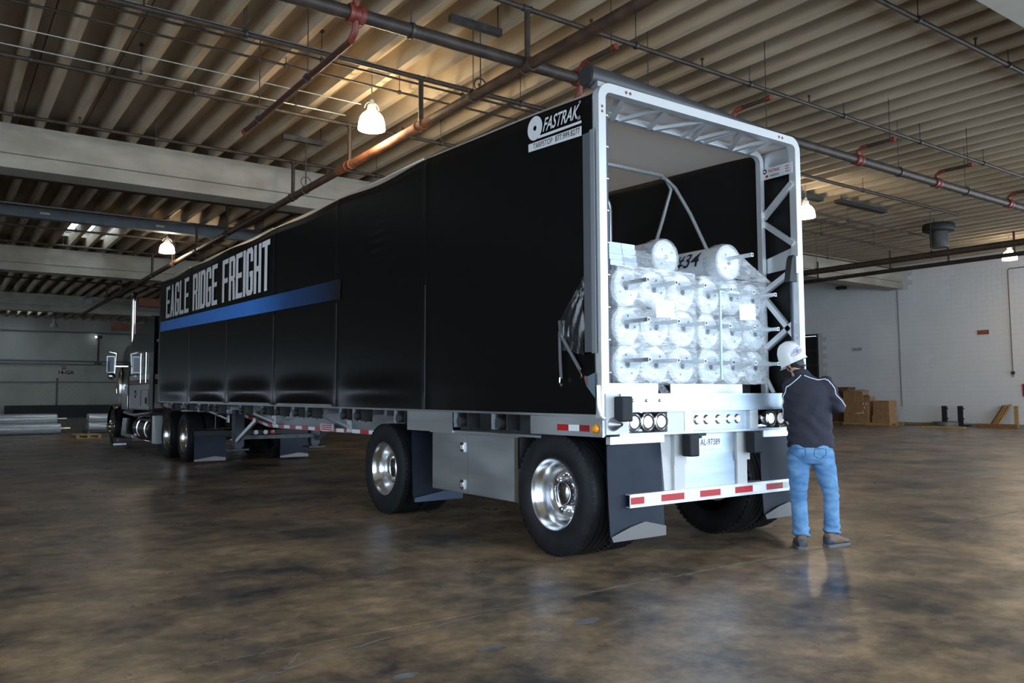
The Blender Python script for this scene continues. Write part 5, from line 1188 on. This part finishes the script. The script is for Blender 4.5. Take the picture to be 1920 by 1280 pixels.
# ================================================================ THINGS ALONG THE WALLS
def carton(x, y, z, dx, dy, dz, label, m=CARD, group='cartons by the block wall', tape=True):
    o = MB().box(x, x+dx, y, y+dy, z, z+dz-.012).build('carton', m, smooth=False); tag(o, label, 'box', group)
    MB().box(x-.001, x+dx/2-.004, y-.001, y+dy+.001, z+dz-.012, z+dz).box(x+dx/2+.004, x+dx+.001, y-.001, y+dy+.001, z+dz-.012, z+dz).build('flap', m, o, smooth=False)
    if tape: MB().box(x-.003, x, y+dy/2-.03, y+dy/2+.03, z+dz*.55, z+dz).box(x-.002, x+dx, y+dy/2-.03, y+dy/2+.03, z+dz, z+dz+.002).build('tape', mat('brown_tape', (.22,.11,.045), .4), o, smooth=False)
    return o
def pallet(x, y, z, lx, ly, label, m=WOOD, rz=0):
    t = thing('wooden_pallet', label, 'pallet', (x, y, z), 'wooden pallets')
    for k in range(6): MB().box(x, x+lx, y+k*(ly-.1)/5, y+k*(ly-.1)/5+.09, z+.10, z+.12).build('plank', m, t, smooth=False)
    for k in range(3): MB().box(x+k*(lx-.1)/2, x+k*(lx-.1)/2+.09, y, y+ly, z+.02, z+.10).build('stringer', m, t, smooth=False); 
    for k in range(3): MB().box(x, x+lx, y+k*(ly-.1)/2, y+k*(ly-.1)/2+.09, z, z+.02).build('plank', m, t, smooth=False)
    return t
X0 = 27.6
pallet(X0, 15.15, 0, 1.1, 1.2, 'wooden pallet under the tall stack of cartons'); pallet(X0, 14.15, 0, 1.1, .95, 'wooden pallet under the short stack of cartons'); pallet(X0+.6, 16.4, 0, 1.0, 1.2, 'wooden pallet under the dark cartons farthest left')
for j, nm in enumerate(('bottom', 'middle', 'top')):
    carton(X0+.05, 15.76, .12+.46*j, .55, .56, .455, '%s brown carton in the left column of the tall stack' % nm)
    if j < 2: carton(X0+.05, 15.18, .12+.46*j, .6, .57, .455, '%s brown carton in the right column of the tall stack' % nm)
carton(X0+.08, 15.42, 1.04, .5, .33, .45, 'top brown carton in the right column of the tall stack')
o = carton(X0+.15, 15.12, 1.04, .4, .28, .20, 'small brown carton with open flaps on the tall stack', tape=False)
MB().add([(X0+.15, 15.12, 1.24), (X0+.15, 15.40, 1.24), (X0+.05, 15.38, 1.30), (X0+.05, 15.10, 1.30)], [(0,1,2,3)]).build('open_flap', CARD, o, smooth=False, fix=False)
lbl = MB()
for y, z in ((15.36, .98), (15.22, .97), (15.30, .82)): lbl.box(X0+.046, X0+.05, y, y+.05, z-.1, z)
lbl.box(X0+.046, X0+.05, 15.40, 15.70, .50, .54); lbl.box(X0+.046, X0+.05, 15.38, 15.44, .50, .62)
tag(lbl.build('paper_tape', TAPEW, smooth=False), 'pale tape strips stuck on the tall stack of cartons', 'tape')
for j, nm in enumerate(('bottom', 'middle', 'top')): carton(X0+.1+.01*j, 14.22+(.03 if j else 0), .12+.315*j, .6, .80 if j == 0 else .72, .31, '%s brown carton in the short stack beside the tall stack' % nm)
for j in range(3): carton(X0+.7, 16.5, .12+.52*j, .6, .8, .515, '%s dark brown carton half hidden behind the worker' % ('bottom','middle','top')[j], CARDD, tape=False)
tag(MB().grid(lambda u, v: (X0+.02+.6*u, 15.3+1.1*v, 1.505+.03*math.sin(v*9)*math.sin(u*5+1)+.02), 8, 14).build('packing_sheet', TAPEW, fix=False), 'crumpled pale packing sheet lying on the tall stack of cartons', 'sheet')
def fork(y, label):
    o = MB().prism([(28.6, y, .03), (28.6, y, .85), (28.66, y, .85), (28.66, y, .09), (29.3, y, .06), (29.3, y, .03)], (0, .20, 0)).build('lift_fork', BLKM, smooth=False)
    tag(o, label, 'fork', 'lift forks by the block wall'); MB().box(28.66, 28.72, y-.01, y+.21, .70, .78).box(28.66, 28.72, y-.01, y+.21, .30, .36).build('hook', DSTEEL, o, smooth=False)
fork(12.28, 'black upright lift fork left of the pair by the wall'); fork(11.64, 'black upright lift fork right of the pair by the wall')
o = MB(); 
for k in range(5): o.lathe([(.44,.03+.035*k),(.56,.03+.035*k),(.57,.045+.035*k),(.56,.06+.035*k),(.44,.06+.035*k)], (28.75, 12.35, 0), (0,0,1), 32)
tag(o.build('strap_coil', mat('steel_coil', (.35,.38,.40), .35, .7)), 'flat shiny coil of steel band lying behind the black forks', 'coil')
for k in range(4):
    tag(MB().bar((28.55, 10.62-.10*k, .0+.018), (29.35, 10.42-.10*k, .85+.02*k), .09, .035, (0,1,0)).build('timber', WOODR if k == 0 else WOOD, smooth=False), 'leaning wooden board, number %s from the left of four by the wall' % ('one','two','three','four')[k], 'board', 'leaning boards')
tag(MB().box(28.9, 28.98, 9.70, 9.84, .0, .86).build('timber', WOOD, smooth=False), 'upright wooden board standing alone right of the leaning boards', 'board')
tag(MB().box(28.5, 28.56, 9.6, 11.1, .0, .16).build('timber', WOODR, smooth=False), 'red brown board lying along the foot of the leaning boards', 'board')
tag(MB().box(27.2, 27.3, 10.9, 12.6, .0, .06).build('timber', mat('yellow_board', (.48,.33,.10), .7), smooth=False), 'yellow board lying on the floor before the black forks', 'board')
tag(MB().box(28.6, 28.7, 12.9, 14.1, .0, .05).build('timber', WOODR, smooth=False), 'dark board lying between the cartons and the coil', 'board')
o = MB().box(29.44, 29.465, 10.88, 11.32, 3.76, 3.94).build('wall_plate', TERRA, smooth=False); tag(o, 'small terracotta plate fixed high on the block wall', 'plate')
for y in (10.92, 11.28): MB().lathe([(0,-.01),(.015,-.008),(.015,0)], (29.44, y, 3.85), (1,0,0), 8).build('screw', DSTEEL, o)
o = MB().box(29.44, 29.465, 9.45, 9.72, 1.22, 1.72).build('wall_sign', MAGENTA, smooth=False); tag(o, 'magenta sign on the block wall at the edge of the view', 'sign'); MB().box(29.435, 29.44, 9.5, 9.68, 1.3, 1.64).build('sign_face', mat('dark_magenta', (.2,.01,.06), .5), o, smooth=False)
pipe_thing('wall_conduit', 'rusty conduit bent at the top and running down the block wall', [(29.43, 8.4, 6.32), (29.43, 10.0, 6.32), (29.43, 10.06, 6.26), (29.43, 10.03, 2.0)], .018, mat('rust_conduit', (.16,.11,.07), .6, .3), cat='conduit')
o = MB().box(29.40, 29.465, 9.97, 10.09, 2.1, 2.22).build('switch_box', DSTEEL, smooth=False); tag(o, 'small grey switch box at the foot of the bent conduit', 'box')
pipe_thing('wall_conduit', 'thin dark conduit running down the block wall below the beam end', [(29.45, 14.66, 5.95), (29.45, 14.62, .8)], .014, mat('grey_conduit', (.2,.2,.19), .6, .2), cat='conduit')
o = MB().box(29.2, 29.45, 17.1, 17.5, 6.28, 6.42).build('flood_light', BLKM, smooth=False); tag(o, 'black twin flood light under the beam on the block wall', 'light')
MB().box(29.12, 29.2, 17.12, 17.28, 6.28, 6.42).box(29.12, 29.2, 17.32, 17.48, 6.28, 6.42).build('lamp_head', DSTEEL, o, smooth=False)
tag(MB().box(29.43, 29.465, 16.45, 16.9, 3.35, 3.5).build('faded_plate', mat('faded_plate', (.36,.37,.38), .8), smooth=False), 'faded grey plate on the block wall above the cartons', 'plate')
# ---- far left: wrapped rolls, pallets, wall fittings
def logs(x0, x1, yy, z, r, label, group='long silver wrapped rolls on the floor'):
    o = MB().lathe([(.0,0),(r*.85,0),(r,.02),(r*1.0,.4),(r*.985,.42),(r*.985,x1-x0-.02),(r*.85,x1-x0),(0,x1-x0)], (x0, yy, z), (1,0,0), 22).build('wrapped_roll', RWRAP); tag(o, label, 'roll', group)
    MB().tube([(x1-.1, yy, z), (x1+.33, yy, z)], .03, 8).build('mandrel', GALV, o); MB().lathe([(.05, .0), (r*.8, .0), (r*.8, .012), (.05, .012)], (x1, yy, z), (1,0,0), 18).build('end_cap', ROLLE, o); return o
logs(-7.5, -1.52, 29.9, .205, .2, 'front lower silver wrapped roll on the floor at the left'); logs(-7.5, -1.58, 30.31, .205, .2, 'rear lower silver wrapped roll on the floor at the left'); logs(-7.5, -1.62, 30.1, .56, .2, 'upper silver wrapped roll lying on the two lower ones at the left')
for k in range(2): 
    for j in range(2): 
        logs(-.68, 1.6, 29.3+.34*k, .278+.31*j, .155, '%s %s pale wrapped roll of the bundle behind the truck front wheel' % (('front','rear')[k], ('lower','upper')[j]), 'pale bundle behind the truck')
pallet(-1.58, 25.3, 0, .75, 1.2, 'yellowish empty wooden pallet on the floor left of the truck', mat('yellow_wood', (.46,.33,.15), .7)); pallet(-.75, 28.9, 0, 2.2, 1.2, 'dark pallet under the pale bundle behind the truck', mat('grey_wood', (.13,.12,.105), .8))
for k in range(4): tag(MB().bar((-1.5+.06*k, 27.0+.3*k, .022), (.9, 26.7+.35*k, .022), .12, .04).build('timber', mat('grey_wood', (.13,.12,.105), .8), smooth=False), '%s grey board in the loose pile before the pale bundle' % ('first','second','third','fourth')[k], 'board', 'loose boards by the truck')
tag(MB().box(-1.4, 6, YF-.9, YF-.2, 0, .85).build('dark_mass', BLKM, smooth=False), 'long dark mass standing against the far wall', 'crate')  # plain black box along the dark band at the wall foot
for z, lb in ((3.72, 'thick grey conduit along the far wall above the stencilled numbers'), (3.95, 'upper grey conduit along the far wall'), (6.0, 'dark pipe high along the far wall')):
    pipe_thing('wall_conduit', lb, [(-13.5, YF-.12, z), (12, YF-.12, z)], .05, mat('grey_conduit', (.2,.2,.19), .6, .2), cat='conduit')
pipe_thing('wall_conduit', 'vertical conduit below the bright flood lamp on the far wall', [(4.27, YF-.1, 5.6), (4.27, YF-.1, 3.9)], .05, PIPED, cat='conduit')
o = MB().box(4.05, 4.5, YF-.2, YF-.03, 3.72, 3.9).build('junction_box', DSTEEL, smooth=False); tag(o, 'dark junction box at the foot of the vertical conduit', 'box')
o = MB().box(4.1, 4.45, YF-.35, YF-.1, 5.62, 5.82).build('flood_lamp', BLKM, smooth=False); tag(o, 'small bright flood lamp on the far wall', 'lamp'); MB().ball((4.05, YF-.36, 5.72), .07).build('lens', emis('flood_lens', (.8,.85,1), 8), o)
# orange crane beams far behind
for x0, x1, y, z, lb in [(3.0, 12, 40.0, 6.02, 'upper orange steel beam behind the exhaust stack'), (3.4, 12, 50.0, 5.5, 'lower orange steel beam behind the exhaust stack')]:
    mb = MB(); mb.box(x0, x1, y, y+.25, z, z+.03); mb.box(x0, x1, y+.11, y+.14, z, z+.42); mb.box(x0, x1, y, y+.25, z+.39, z+.42)
    tag(mb.build('crane_beam', ORNG, smooth=False), lb, 'beam', 'orange beams')
